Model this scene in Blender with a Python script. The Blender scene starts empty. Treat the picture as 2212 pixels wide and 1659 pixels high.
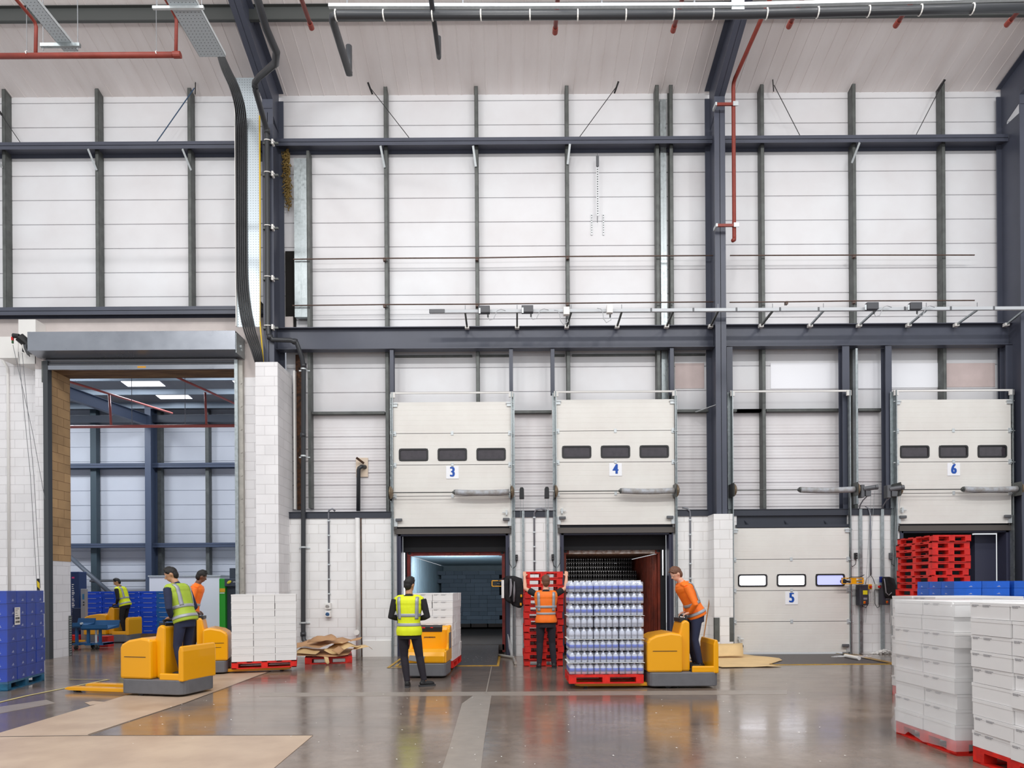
import bpy, bmesh, math, random
from mathutils import Vector, Matrix
random.seed(7)
PI = math.pi
S = bpy.context.scene
COL = S.collection

# ------------------------------------------------------------------ camera
CAM = (0.0, -16.0, 1.65)
FPX, CXP, HYP, ROLL = 1440.0, 1103.0, 1268.0, 0.0062
cam_d = bpy.data.cameras.new('camera'); cam = bpy.data.objects.new('camera', cam_d); COL.objects.link(cam)
cam_d.sensor_width = 36.0; cam_d.lens = 36.0 * FPX / 2212.0
cam_d.shift_x = (1106.0 - CXP) / 2212.0; cam_d.shift_y = (HYP - 829.5) / 2212.0
cam_d.clip_end = 200
cam.matrix_world = Matrix.Translation(CAM) @ Matrix.Rotation(PI / 2, 4, 'X') @ Matrix.Rotation(-ROLL, 4, 'Z')
S.camera = cam

# ------------------------------------------------------------------ world, lights, exposure
S.view_settings.view_transform = 'Standard'; S.view_settings.look = 'None'
S.view_settings.gamma = 1; S.view_settings.use_curve_mapping = False
S.view_settings.exposure = 0.03
W = bpy.data.worlds.new('world'); S.world = W; W.use_nodes = True
bg = W.node_tree.nodes['Background']; bg.inputs[0].default_value = (0.93, 0.96, 1.0, 1); bg.inputs[1].default_value = 0.80

def area(name, loc, rot, sx, sy, power, col=(1, 1, 1)):
    d = bpy.data.lights.new(name, 'AREA'); d.shape = 'RECTANGLE'; d.size = sx; d.size_y = sy; d.energy = power; d.color = col
    o = bpy.data.objects.new(name, d); o.location = loc; o.rotation_euler = rot; COL.objects.link(o); return o
# high bay lamps over the hall, in three rows, tipped a little towards the dock wall
for j, (yy, zz, pw) in enumerate([(-10.0, 14.4, 120), (-17.0, 15.6, 480)]):
    for i in range(5):
        area('high_bay_lamp', (-12 + 6 * i, yy, zz), (math.radians(24), 0, 0), 1.6, 0.7, pw, (1.0, 0.985, 0.965))

# added fill lights, not real fittings, brightening the roof lining from below
for i in range(3):
    area('roof_fill_light', (-8 + 8 * i, -11.0, 8.6), (math.radians(152), 0, 0), 2.4, .8, 170, (1.0, .99, .97))

# ------------------------------------------------------------------ pixel <-> place (to read positions off the photograph at a known depth)
def sc(Y): return FPX / (16.0 + Y)
def P(px, py, Y):
    u, v = px - CXP, HYP - py; c, s = math.cos(ROLL), math.sin(ROLL); k = sc(Y)
    return Vector(((u * c + v * s) / k, Y, 1.65 + (-u * s + v * c) / k))
def PX(px, Y, py=900): return P(px, py, Y).x
def PZ(py, Y, px=1103): return P(px, py, Y).z
def G(px, py):
    u, v = px - CXP, HYP - py; k = -(-u * math.sin(ROLL) + v * math.cos(ROLL)) / 1.65
    Y = FPX / k - 16
    return Vector((P(px, py, Y).x, Y, 0))

# ------------------------------------------------------------------ mesh helper
class MB:
    def __init__(s): s.v = []; s.f = []
    def add(s, vs, fs):
        n = len(s.v); s.v += [tuple(v) for v in vs]; s.f += [tuple(i + n for i in f) for f in fs]; return s
    def box(s, x0, x1, y0, y1, z0, z1):
        if x0 > x1: x0, x1 = x1, x0
        if y0 > y1: y0, y1 = y1, y0
        if z0 > z1: z0, z1 = z1, z0
        return s.add([(x0, y0, z0), (x1, y0, z0), (x1, y1, z0), (x0, y1, z0), (x0, y0, z1), (x1, y0, z1), (x1, y1, z1), (x0, y1, z1)],
                     [(0, 3, 2, 1), (4, 5, 6, 7), (0, 1, 5, 4), (1, 2, 6, 5), (2, 3, 7, 6), (3, 0, 4, 7)])
    def bar(s, a, b, w, h, up=(0, 0, 1)):
        a, b = Vector(a), Vector(b); d = (b - a).normalized(); up = Vector(up)
        if abs(d.dot(up)) > 0.98: up = Vector((0, 1, 0))
        x = d.cross(up).normalized() * (w / 2); z = x.cross(d).normalized() * (h / 2)
        vs = [a - x - z, a + x - z, a + x + z, a - x + z, b - x - z, b + x - z, b + x + z, b - x + z]
        return s.add(vs, [(0, 1, 2, 3), (7, 6, 5, 4), (0, 4, 5, 1), (1, 5, 6, 2), (2, 6, 7, 3), (3, 7, 4, 0)])
    def tube(s, pts, r, n=10, cap=True, up=(0, 0, 1), sq=(1, 1)):
        """swept tube; r may be a number or one per point, sq squashes the section"""
        pts = [Vector(p) for p in pts]; R = r if isinstance(r, (list, tuple)) else [r] * len(pts); rings = []
        prev = None
        for i, p in enumerate(pts):
            if i == 0: d = pts[1] - pts[0]
            elif i == len(pts) - 1: d = pts[-1] - pts[-2]
            else: d = (pts[i + 1] - p).normalized() + (p - pts[i - 1]).normalized()
            d = d.normalized() if d.length > 1e-9 else Vector((0, 0, 1))
            if prev is None:
                u = Vector(up)
                if abs(d.dot(u)) > 0.95: u = Vector((0, 1, 0))
                x = d.cross(u).normalized()
            else:
                x = prev - d * prev.dot(d); x = x.normalized() if x.length > 1e-6 else d.orthogonal().normalized()
            prev = x; y = d.cross(x)
            rings.append([p + x * (math.cos(2 * PI * k / n) * R[i] * sq[0]) + y * (math.sin(2 * PI * k / n) * R[i] * sq[1]) for k in range(n)])
        vs = [v for rg in rings for v in rg]; fs = []
        for i in range(len(pts) - 1):
            for k in range(n):
                a = i * n + k; b = i * n + (k + 1) % n
                fs.append((a, b, b + n, a + n))
        if cap: fs += [tuple(reversed(range(n))), tuple(range((len(pts) - 1) * n, len(pts) * n))]
        return s.add(vs, fs)
    def cyl(s, a, b, r, n=14): return s.tube([a, b], r, n)
    def loft(s, rings, cap=True):
        n = len(rings[0]); vs = [v for r in rings for v in r]; fs = []
        for i in range(len(rings) - 1):
            for k in range(n):
                a = i * n + k; b = i * n + (k + 1) % n; fs.append((a, b, b + n, a + n))
        if cap: fs += [tuple(reversed(range(n))), tuple(range((len(rings) - 1) * n, len(rings) * n))]
        return s.add(vs, fs)
    def ell(s, c, rx, ry, rz, n=16, m=10, M=None):
        rings = []; c = Vector(c)
        for j in range(m + 1):
            t = PI * (0.02 + 0.96 * j / m); z = -math.cos(t); q = math.sin(t); rg = []
            for k in range(n):
                a = 2 * PI * k / n; p = Vector((rx * q * math.cos(a), ry * q * math.sin(a), rz * z)); rg.append(c + (M @ p if M else p))
            rings.append(rg)
        return s.loft(rings)
    def prism(s, poly, axis, a, b):
        """poly of 2-D points swept along axis 'x','y' or 'z' from a to b; points are the other two coordinates in x,y,z order"""
        def mk(p, t): return {'x': (t, p[0], p[1]), 'y': (p[0], t, p[1]), 'z': (p[0], p[1], t)}[axis]
        n = len(poly); vs = [mk(p, a) for p in poly] + [mk(p, b) for p in poly]
        fs = [(i, (i + 1) % n, (i + 1) % n + n, i + n) for i in range(n)] + [tuple(reversed(range(n))), tuple(range(n, 2 * n))]
        return s.add(vs, fs)
    def strip(s, prof, axis, a, b):
        """open profile swept into a sheet"""
        def mk(p, t): return {'x': (t, p[0], p[1]), 'y': (p[0], t, p[1]), 'z': (p[0], p[1], t)}[axis]
        n = len(prof); vs = [mk(p, a) for p in prof] + [mk(p, b) for p in prof]
        return s.add(vs, [(i, i + 1, i + 1 + n, i + n) for i in range(n - 1)])
    def ibeam(s, a, b, w, h, tf=0.02, tw=0.014, up=(0, 0, 1)):
        a, b = Vector(a), Vector(b); d = (b - a).normalized(); up = Vector(up)
        x = d.cross(up).normalized(); z = x.cross(d).normalized()
        for o in (h / 2 - tf / 2, -h / 2 + tf / 2): s.bar(a + z * o, b + z * o, w, tf, up)
        return s.bar(a, b, tw, h - 2 * tf, up)
    def mesh(s, name='m', fix=True):
        me = bpy.data.meshes.new(name); me.from_pydata(s.v, [], s.f); me.update()
        if fix:
            bm = bmesh.new(); bm.from_mesh(me); bmesh.ops.recalc_face_normals(bm, faces=bm.faces); bm.to_mesh(me); bm.free()
        return me
    def build(s, name, m, parent=None, world=True, smooth=False, bevel=0, fix=True, loc=None):
        """links the shape as ONE mesh object; in world coordinates unless world=False (then local to the parent)"""
        if parent is not None and world:
            o_ = parent; off = Vector((0, 0, 0))
            while o_ is not None: off += o_.location; o_ = o_.parent
            s.v = [(v[0] - off.x, v[1] - off.y, v[2] - off.z) for v in s.v]
        elif parent is None and loc is not None:
            s.v = [(v[0] - loc[0], v[1] - loc[1], v[2] - loc[2]) for v in s.v]
        me = s.mesh(name, fix); o = bpy.data.objects.new(name, me); COL.objects.link(o); me.materials.append(m)
        if parent is not None: o.parent = parent
        elif loc is not None: o.location = loc
        if smooth:
            for p in me.polygons: p.use_smooth = True
        if bevel:
            b = o.modifiers.new('bev', 'BEVEL'); b.width = bevel; b.segments = 2; b.limit_method = 'ANGLE'; b.angle_limit = math.radians(40)
        return o

def tag(o, label=None, cat=None, group=None, kind=None):
    if label: o['label'] = label
    if cat: o['category'] = cat
    if group: o['group'] = group
    if kind: o['kind'] = kind
    return o
def thing(name, label, cat, loc=(0, 0, 0), rz=0, group=None, kind=None):
    o = bpy.data.objects.new(name, None); COL.objects.link(o); o.location = loc; o.rotation_euler = (0, 0, rz); o.empty_display_size = 0.1
    return tag(o, label, cat, group, kind)
KIDS = {}
def dup(root, loc, rz=0, label=None, group=None, rot=None):
    """a copy of a thing with copies of its parts and their sub-parts"""
    if root.name not in KIDS:
        KIDS[root.name] = [(c, [g for g in bpy.data.objects if g.parent == c]) for c in bpy.data.objects if c.parent == root]
    r = root.copy(); COL.objects.link(r); r.location = loc; r.rotation_euler = rot or (0, 0, rz)
    if label: r['label'] = label
    if group: r['group'] = group
    for c, gs in KIDS[root.name]:
        d = c.copy(); COL.objects.link(d); d.parent = r
        for g in gs:
            e = g.copy(); COL.objects.link(e); e.parent = d
    return r

# ------------------------------------------------------------------ materials
def lin(c):
    if isinstance(c, str): c = tuple(int(c[i:i + 2], 16) / 255 for i in (0, 2, 4))
    return tuple(((x + 0.055) / 1.055) ** 2.4 if x > 0.04045 else x / 12.92 for x in c) + (1,)
MATS = {}
def mat(name, c, rough=0.5, metal=0.0, var=0.0, scale=4.0, c2=None, bump=0.0, bscale=40.0, spec=0.5, coat=0.0, alpha=1.0, trans=0.0, stretch=(1, 1, 1), rvar=0.0):
    if name in MATS: return MATS[name]
    m = bpy.data.materials.new(name); m.use_nodes = True; MATS[name] = m
    nt = m.node_tree; N = nt.nodes; L = nt.links; b = N['Principled BSDF']
    b.inputs['Base Color'].default_value = lin(c); b.inputs['Roughness'].default_value = rough; b.inputs['Metallic'].default_value = metal
    b.inputs['Specular IOR Level'].default_value = spec; b.inputs['Coat Weight'].default_value = coat
    b.inputs['Alpha'].default_value = alpha; b.inputs['Transmission Weight'].default_value = trans
    if var or bump or rvar:
        tc = N.new('ShaderNodeTexCoord'); mp = N.new('ShaderNodeMapping'); mp.inputs['Scale'].default_value = stretch
        L.new(tc.outputs['Object'], mp.inputs[0])
    if var or rvar:
        n = N.new('ShaderNodeTexNoise'); n.inputs['Scale'].default_value = scale; n.inputs['Detail'].default_value = 5; n.inputs['Roughness'].default_value = 0.6
        L.new(mp.outputs[0], n.inputs[0])
    if var:
        r = N.new('ShaderNodeValToRGB'); a = lin(c); d = lin(c2) if c2 else tuple(x * (1 - var) for x in a[:3]) + (1,)
        r.color_ramp.elements[0].position = 0.35; r.color_ramp.elements[1].position = 0.68
        r.color_ramp.elements[0].color = d; r.color_ramp.elements[1].color = a
        L.new(n.outputs[0], r.inputs[0]); L.new(r.outputs[0], b.inputs['Base Color'])
    if rvar:
        mr = N.new('ShaderNodeMapRange'); mr.inputs['From Min'].default_value = 0.3; mr.inputs['From Max'].default_value = 0.7
        mr.inputs['To Min'].default_value = max(rough - rvar, 0.02); mr.inputs['To Max'].default_value = rough + rvar
        L.new(n.outputs[0], mr.inputs[0]); L.new(mr.outputs[0], b.inputs['Roughness'])
    if bump:
        n2 = N.new('ShaderNodeTexNoise'); n2.inputs['Scale'].default_value = bscale; n2.inputs['Detail'].default_value = 4
        L.new(mp.outputs[0], n2.inputs[0]); bp = N.new('ShaderNodeBump'); bp.inputs['Strength'].default_value = bump; bp.inputs['Distance'].default_value = 0.01
        L.new(n2.outputs[0], bp.inputs['Height']); L.new(bp.outputs[0], b.inputs['Normal'])
    return m
def emis(name, c, strength):
    if name in MATS: return MATS[name]
    m = bpy.data.materials.new(name); m.use_nodes = True; MATS[name] = m; b = m.node_tree.nodes['Principled BSDF']
    b.inputs['Base Color'].default_value = lin(c); b.inputs['Emission Color'].default_value = lin(c); b.inputs['Emission Strength'].default_value = strength; return m
def block_mat(name, c, mortar, rough=0.55, off=(0, 0), var=0.06, bumps=0.6, bh=0.225, bw=0.45):
    m = bpy.data.materials.new(name); m.use_nodes = True; MATS[name] = m
    nt = m.node_tree; N = nt.nodes; L = nt.links; b = N['Principled BSDF']; b.inputs['Roughness'].default_value = rough
    tc = N.new('ShaderNodeTexCoord'); sp = N.new('ShaderNodeSeparateXYZ'); L.new(tc.outputs['Object'], sp.inputs[0])
    ad = N.new('ShaderNodeMath'); L.new(sp.outputs[0], ad.inputs[0]); L.new(sp.outputs[1], ad.inputs[1])
    cb = N.new('ShaderNodeCombineXYZ'); L.new(ad.outputs[0], cb.inputs[0]); L.new(sp.outputs[2], cb.inputs[1])
    mp = N.new('ShaderNodeMapping'); mp.inputs['Location'].default_value = (off[0], off[1], 0); L.new(cb.outputs[0], mp.inputs[0])
    br = N.new('ShaderNodeTexBrick'); br.inputs['Scale'].default_value = 1; br.inputs['Brick Width'].default_value = bw; br.inputs['Row Height'].default_value = bh
    br.inputs['Mortar Size'].default_value = 0.006; br.inputs['Mortar Smooth'].default_value = 0.35; br.offset = 0.5
    a = lin(c); br.inputs['Color1'].default_value = a; br.inputs['Color2'].default_value = tuple(x * (1 - var) for x in a[:3]) + (1,); br.inputs['Mortar'].default_value = lin(mortar)
    L.new(mp.outputs[0], br.inputs[0])
    n = N.new('ShaderNodeTexNoise'); n.inputs['Scale'].default_value = 1.3; n.inputs['Detail'].default_value = 6; L.new(tc.outputs['Object'], n.inputs[0])
    r = N.new('ShaderNodeValToRGB'); r.color_ramp.elements[0].position = 0.3; r.color_ramp.elements[1].position = 0.6
    r.color_ramp.elements[0].color = (1 - var * 1.5,) * 3 + (1,); r.color_ramp.elements[1].color = (1, 1, 1, 1); L.new(n.outputs[0], r.inputs[0])
    mx = N.new('ShaderNodeMix'); mx.data_type = 'RGBA'; mx.blend_type = 'MULTIPLY'; mx.inputs[0].default_value = 1
    L.new(br.outputs[0], mx.inputs[6]); L.new(r.outputs[0], mx.inputs[7]); L.new(mx.outputs[2], b.inputs['Base Color'])
    bp = N.new('ShaderNodeBump'); bp.inputs['Strength'].default_value = bumps; bp.inputs['Distance'].default_value = 0.008; bp.invert = True
    L.new(br.outputs['Fac'], bp.inputs['Height']); L.new(bp.outputs[0], b.inputs['Normal']); return m

M_CLAD = mat('cladding_white', 'e5e6e9', 0.42, var=0.10, scale=0.5, c2='dcdadc')
M_RIB = mat('cladding_ribbed', 'eae8ea', 0.42, var=0.1, scale=0.7, c2='ddd8d9')
M_ROOF = mat('roof_liner', 'f2eceb', 0.5, var=0.10, scale=0.8, c2='e7dfdd', stretch=(2.5, .4, 1))
M_BLOCK = block_mat('painted_block', 'f7f6f5', 'e0dcda', 0.42, (0.1, -0.03))
M_BLOCK2 = block_mat('painted_block_side', 'f3f1f2', 'dad6d8', 0.45, (0.05, 0.02))
M_BROWN = block_mat('bare_block', 'c8a274', '8a6644', 0.85, (0.2, -0.03), var=0.22, bumps=0.8)
M_PLAST = mat('plaster', 'd8ceca', 0.8, var=0.12, scale=1.5, bump=0.1)
M_STEEL = mat('painted_steel', '4c505e', 0.42, var=0.10, scale=2.0)
M_STEELD = mat('painted_steel_dark', '363a45', 0.45, var=0.1, scale=2.0)
M_GALV = mat('galvanised', 'b4bcbe', 0.38, metal=0.75, var=0.25, scale=14, rvar=0.12)
M_GALVD = mat('galvanised_dull', '686b69', 0.5, metal=0.35, var=0.2, scale=5, c2='565957')
M_GALVL = mat('galvanised_light', 'd4dadc', 0.45, metal=0.35, var=0.12, scale=20)
M_BLACK = mat('black_plastic', '1f2022', 0.4)
M_PIPEB = mat('drainpipe_grey', '34363a', 0.38)
M_RED = mat('sprinkler_red', '8e3a2e', 0.5, var=0.2, scale=8)
M_RUST = mat('rusty_steel', '5c3a22', 0.85, var=0.6, scale=14, c2='241813')
M_BROD = mat('brown_rod', '6b5850', 0.5, metal=0.3, var=0.3, scale=10)
M_WHITE = mat('white_plastic', 'eceae6', 0.4)
M_DOOR = mat('door_panel', 'e9e7e1', 0.38, var=0.05, scale=1.2, c2='e2ded8')
M_GREY = mat('grey_plastic', '5d5f63', 0.45)
M_YEL = mat('truck_yellow', 'f2a800', 0.32, coat=0.3)
M_TGREY = mat('truck_grey', '6c6c70', 0.5, var=0.12, scale=8)
M_PRED = mat('pallet_red', 'ee2416', 0.5, var=0.22, scale=7, c2='c21c14', bump=0.1)
M_PBLUE = mat('pallet_blue', '1f6f96', 0.6, var=0.35, scale=8, c2='124a68')
M_CARD = mat('cardboard', 'c79a70', 0.75, var=0.12, scale=5)
M_CARDL = mat('cardboard_light', 'e8c690', 0.7, var=0.08, scale=4)
M_WBOX = mat('white_carton', 'e9e7e6', 0.5, var=0.03, scale=3)
M_INK = mat('printed_ink', '2a2a2e', 0.6)
M_LINEY = mat('line_paint', 'd9a92e', 0.5, var=0.3, scale=6, c2='b08a3a')
# ================================================================== THE SETTING
def floor_mat():
    m = bpy.data.materials.new('polished_concrete'); m.use_nodes = True; nt = m.node_tree; N = nt.nodes; L = nt.links; b = N['Principled BSDF']
    tc = N.new('ShaderNodeTexCoord')
    def noise(sc_, det=6, st=(1, 1, 1), ro=0.6):
        mp = N.new('ShaderNodeMapping'); mp.inputs['Scale'].default_value = st; L.new(tc.outputs['Object'], mp.inputs[0])
        n = N.new('ShaderNodeTexNoise'); n.inputs['Scale'].default_value = sc_; n.inputs['Detail'].default_value = det; n.inputs['Roughness'].default_value = ro; L.new(mp.outputs[0], n.inputs[0]); return n
    n1 = noise(0.55); n2 = noise(7, 8, (1, 1, 1), 0.7); n3 = noise(2.2, 6, (0.4, 1.6, 1))
    r = N.new('ShaderNodeValToRGB'); e = r.color_ramp.elements
    e[0].position = 0.32; e[0].color = lin('695f58'); e[1].position = 0.68; e[1].color = lin('8e8074')
    e2 = r.color_ramp.elements.new(0.5); e2.color = lin('7b6d63'); L.new(n1.outputs[0], r.inputs[0])
    r2 = N.new('ShaderNodeValToRGB'); r2.color_ramp.elements[0].position = 0.3; r2.color_ramp.elements[0].color = (0.78, 0.76, 0.74, 1); r2.color_ramp.elements[1].position = 0.7; r2.color_ramp.elements[1].color = (1.08, 1.06, 1.05, 1)
    L.new(n2.outputs[0], r2.inputs[0])
    mx = N.new('ShaderNodeMix'); mx.data_type = 'RGBA'; mx.blend_type = 'MULTIPLY'; mx.inputs[0].default_value = 1; L.new(r.outputs[0], mx.inputs[6]); L.new(r2.outputs[0], mx.inputs[7])
    L.new(mx.outputs[2], b.inputs['Base Color'])
    mr = N.new('ShaderNodeMapRange'); mr.inputs['From Min'].default_value = 0.3; mr.inputs['From Max'].default_value = 0.7; mr.inputs['To Min'].default_value = 0.10; mr.inputs['To Max'].default_value = 0.22
    L.new(n3.outputs[0], mr.inputs[0]); L.new(mr.outputs[0], b.inputs['Roughness'])
    b.inputs['Specular IOR Level'].default_value = 0.7
    bp = N.new('ShaderNodeBump'); bp.inputs['Strength'].default_value = 0.06; bp.inputs['Distance'].default_value = 0.01; L.new(n2.outputs[0], bp.inputs['Height']); L.new(bp.outputs[0], b.inputs['Normal'])
    return m
M_FLOOR = floor_mat()
def poly_sheet(name, pts, z, m, label, cat, thick=0.002):
    mb = MB(); n = len(pts)
    mb.add([(p[0], p[1], z) for p in pts] + [(p[0], p[1], z - thick) for p in pts], [tuple(range(n)), tuple(reversed(range(n, 2 * n)))] + [(i, (i + 1) % n, (i + 1) % n + n, i + n) for i in range(n)])
    o = mb.build(name, m); return tag(o, label, cat, kind='structure')

fl = MB().box(-24, 24, -26, 14, -0.3, 0)
tag(fl.build('floor', M_FLOOR), 'polished grey brown concrete warehouse floor', 'floor', kind='structure')
M_BEIGE = mat('worn_beige_concrete', 'bfa891', 0.42, var=0.16, scale=1.6, c2='ad9580', spec=0.5, bump=0.05)
M_PALE = mat('scraped_concrete', '958b82', 0.36, var=0.15, scale=5)
M_DARKC = mat('dark_patch_concrete', '6d6460', 0.2, var=0.2, scale=2)
poly_sheet('floor_patch', [G(-30, 1592), G(180, 1590), G(676, 1589), G(582, 1668), G(-60, 1668)], 0.004, M_BEIGE, 'large worn beige concrete patch in the floor at the bottom left corner', 'floor patch')
poly_sheet('floor_patch', [G(-30, 1592), G(190, 1589), G(400, 1519), G(560, 1458), G(585, 1450), G(470, 1452), G(280, 1500), G(-30, 1592)][:7], 0.003, M_BEIGE, 'long beige concrete strip running diagonally under the yellow trucks', 'floor patch')
poly_sheet('floor_patch', [G(183, 1518), G(200, 1515), G(232, 1517), G(195, 1524)], 0.005, M_BEIGE, 'small beige offshoot beside the diagonal floor strip', 'floor patch')
poly_sheet('floor_strip', [G(-20, 1545), G(120, 1519), G(100, 1512), G(-20, 1530)], 0.003, M_PALE, 'pale scraped band on the floor in front of the blue wrapped pallet', 'floor strip')
poly_sheet('floor_strip', [G(998, 1520), G(1026, 1500), G(1062, 1500), G(1046, 1600), G(1038, 1668), G(953, 1668), G(975, 1600)], 0.003, M_PALE, 'pale scraped strip in the floor running towards dock door three', 'floor strip')
poly_sheet('floor_strip', [G(560, 1497), G(1700, 1491), G(1700, 1500), G(560, 1505)], 0.002, M_PALE, 'faint pale band across the floor in front of the docks', 'floor strip')
def line(pts, w, label, z=0.006, m=None, name='floor_line'):
    mb = MB()
    for a, b in zip(pts[:-1], pts[1:]):
        a, b = Vector(a), Vector(b); d = (b - a).normalized(); n = Vector((-d.y, d.x, 0)) * w / 2
        mb.add([(a + n).to_tuple()[:2] + (z,), (a - n).to_tuple()[:2] + (z,), (b - n).to_tuple()[:2] + (z,), (b + n).to_tuple()[:2] + (z,)], [(0, 1, 2, 3)])
    return tag(mb.build(name, m or M_LINEY), label, 'floor marking', kind='structure')
M_LINEP = mat('pale_line_paint', 'd3c382', 0.5, var=0.2, scale=5)
line([G(-20, 1522), G(60, 1503), G(150, 1485), G(236, 1468)], 0.06, 'pale yellow line on the floor beside the blue wrapped pallet', m=M_LINEP)
line([G(150, 1468), G(236, 1468)], 0.04, 'short pale yellow line meeting the long one beside the blue pallet', m=M_LINEP)
M_JOINT = mat('floor_joint', '4c4642', 0.6)
line([G(0, 1592), G(190, 1590), G(676, 1589)], 0.018, 'dark saw-cut joint along the big beige patch', z=0.0065, m=M_JOINT)
line([G(190, 1588), G(400, 1519), G(585, 1450)], 0.014, 'dark joint along the diagonal beige strip', z=0.0065, m=M_JOINT)
line([G(1062, 1440), G(1050, 1498)], 0.02, 'pale saw-cut joint leading to dock leveller three', z=0.0055, m=M_PALE)

# ---- back wall: insulated panels with recessed joints
YC = 0.45
JZ0, JP = 11.856, 0.5985
def clad_profile(z0, z1, y=YC, fine=None):
    pr = []
    if fine is None:
        js = [JZ0 + JP * k for k in range(-20, 8)]
        pr.append((y, z0))
        for z in js:
            if z0 + .03 < z < z1 - .03:
                pr += [(y, z - 0.012), (y + 0.03, z - 0.008), (y + 0.03, z + 0.008), (y, z + 0.012)]
        pr.append((y, z1))
    else:
        z = z0; pr.append((y, z))
        while z < z1 - fine:
            # one rib module: groove then soft micro ribs
            pr += [(y, z + .004), (y + .035, z + .010), (y + .035, z + .024), (y, z + .032)]
            for q in range(3):
                a = z + .06 + q * .075
                pr += [(y, a), (y + .003, a + .008), (y + .003, a + .030), (y, a + .038)]
            z += fine
        pr += [(y, z + .004), (y, z1)]
    return pr
XL, XR = -14.2, 15.2
ZRAIL = PZ(894, YC, 900)
ZTRIM = PZ(1103.5, 0, 1103)
ZBLK = PZ(1117.5, 0, 1103)
mb = MB().strip(clad_profile(ZRAIL, 14.0), 'x', -5.5, XR).strip(clad_profile(8.25, 14.0), 'x', XL, -5.5)
tag(mb.build('wall_back', M_CLAD), 'tall back wall of white insulated panels with thin joints', 'wall', kind='structure')
mb = MB().strip(clad_profile(ZTRIM - .2, ZRAIL, fine=0.2975), 'x', -5.6, XR)
tag(mb.build('wall_back_ribbed', M_RIB), 'ribbed pinkish white wall panels between the dock doors', 'wall', kind='structure')

# sheet metal patches on the band above the doors
def patch(x0, x1, y0, y1, c, label, d=.012):
    a, b = P(x0, y0, YC), P(x1, y1, YC)
    tag(MB().box(a.x, b.x, YC - d, YC, b.z, a.z).build('wall_panel', c), label, 'wall panel', kind='structure')
M_WHT2 = mat('new_white_panel', 'f4f5fa', 0.35); M_PINK = mat('stained_panel', 'd5c3c0', 0.6, var=0.15, scale=2)
patch(1664, 1818, 785, 839, M_WHT2, 'clean white panel above dock door five')
patch(1853, 1908, 785, 839, M_WHT2, 'narrow clean white panel between doors five and six')
patch(1925, 2034, 785, 837, M_WHT2, 'clean white panel above dock door six')
patch(1458, 1521, 785, 839, M_PINK, 'stained pinkish panel beside the middle column')
patch(2044, 2149, 785, 836, M_PINK, 'stained panel beside the right hand column')

# ---- lower block wall with the four dock openings
DOORS = {3: (852, 1103), 4: (1204, 1456), 5: (1586, 1834), 6: (1938, 2184)}
OP = {k: (PX(a + 6, 0, 1250), PX(b - 2, 0, 1250)) for k, (a, b) in DOORS.items()}
ZOP = PZ(1150, 0, 1100)
segs = [(-5.35, OP[3][0]), (OP[3][1], OP[4][0]), (OP[4][1], OP[5][0]), (OP[5][1], OP[6][0]), (OP[6][1], XR)]
mb = MB()
for a, b in segs: mb.box(a, b, 0, 0.3, 0, ZBLK)
tag(mb.build('wall_lower', M_BLOCK), 'low white painted blockwork wall between the dock doors', 'wall', kind='structure')
mb = MB()
for k in OP: mb.box(OP[k][0], OP[k][1], 0.04, 0.3, ZOP, ZTRIM)
tag(mb.build('lintel', M_STEELD), 'dark steel lintels over the dock openings', 'lintel', kind='structure')
mb = MB()
for a, b in [(-5.33, OP[3][0] - .05), (OP[3][1] + .02, OP[4][0] - .03), (OP[4][1] + .02, 4.75), (5.18, OP[5][0]), (OP[5][0], OP[5][1]), (OP[5][1], OP[6][0]), (OP[6][1], 12.0)]:
    mb.box(a, b, -0.03, 0.3, ZBLK, ZTRIM); mb.box(a, b, -0.05, 0.0, ZTRIM - .012, ZTRIM)
tag(mb.build('trim_1', M_STEELD), 'dark blue grey steel edge capping the block wall', 'trim', kind='structure')
# block pier round the middle column
tag(MB().box(4.74, 5.18, -0.48, 0.0, 0, ZBLK).build('pillar', M_BLOCK), 'white block pier boxing in the foot of the middle column', 'pillar', kind='structure')
for i, (x0, x1) in enumerate(((4.735, 4.86), (5.09, 5.185))):
    g = MB().box(x0, x1, -0.487, -0.48, PZ(1386, -.48, 1560), PZ(1334, -.48, 1560))
    g.box(x0 if i == 0 else x1 - .006, x0 + .006 if i == 0 else x1, -0.487, -0.42, PZ(1386, -.48, 1560), PZ(1334, -.48, 1560))
    tag(g.build('corner_guard', M_GALVD), ['scuffed grey corner guard on the left edge of the white pier', 'scuffed grey corner guard on the right edge of the white pier'][i], 'corner guard')
# big pier beside the roller door
PXL, PXR = -5.81, -5.30
tag(MB().box(PXL, PXR, -0.75, 0.25, 0, PZ(782, -.75, 575)).build('pillar', M_BLOCK2), 'tall white block pier beside the roller shutter', 'pillar', kind='structure')

# ---- left wall round the roller shutter
XO0, XO1 = -11.02, PX(514, 0, 1000)
ZO = 6.95
mb = MB(); mb.box(PX(77, 0, 1000), XO0, 0, 0.7, 0, ZO); mb.box(XO1, PXL, 0, 0.7, 0, 6.72)
tag(mb.build('wall_left', M_BLOCK2), 'white blockwork jambs on both sides of the roller shutter opening', 'wall', kind='structure')
mb = MB(); mb.box(PX(77, 0, 1000), PXL, 0, 0.7, ZO, 7.72); mb.box(XO1, PXL, 0, 0.7, 6.72, ZO)
tag(mb.build('wall_left_lintel', M_PLAST), 'plastered lintel wall over the roller shutter', 'wall', kind='structure')
mb = MB().box(-14.2, PXR, 0.36, 0.7, 7.72, 8.32)
tag(mb.build('wall_left_upper', M_PLAST), 'shaded plaster band under the left steel beam', 'wall', kind='structure')
mb = MB().box(-15.5, PX(77, .5, 1000) + .02, 0.5, 0.9, 0, 7.9)
tag(mb.build('wall_left_recess', M_BLOCK2), 'recessed white blockwork wall at the far left', 'wall', kind='structure')
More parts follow.
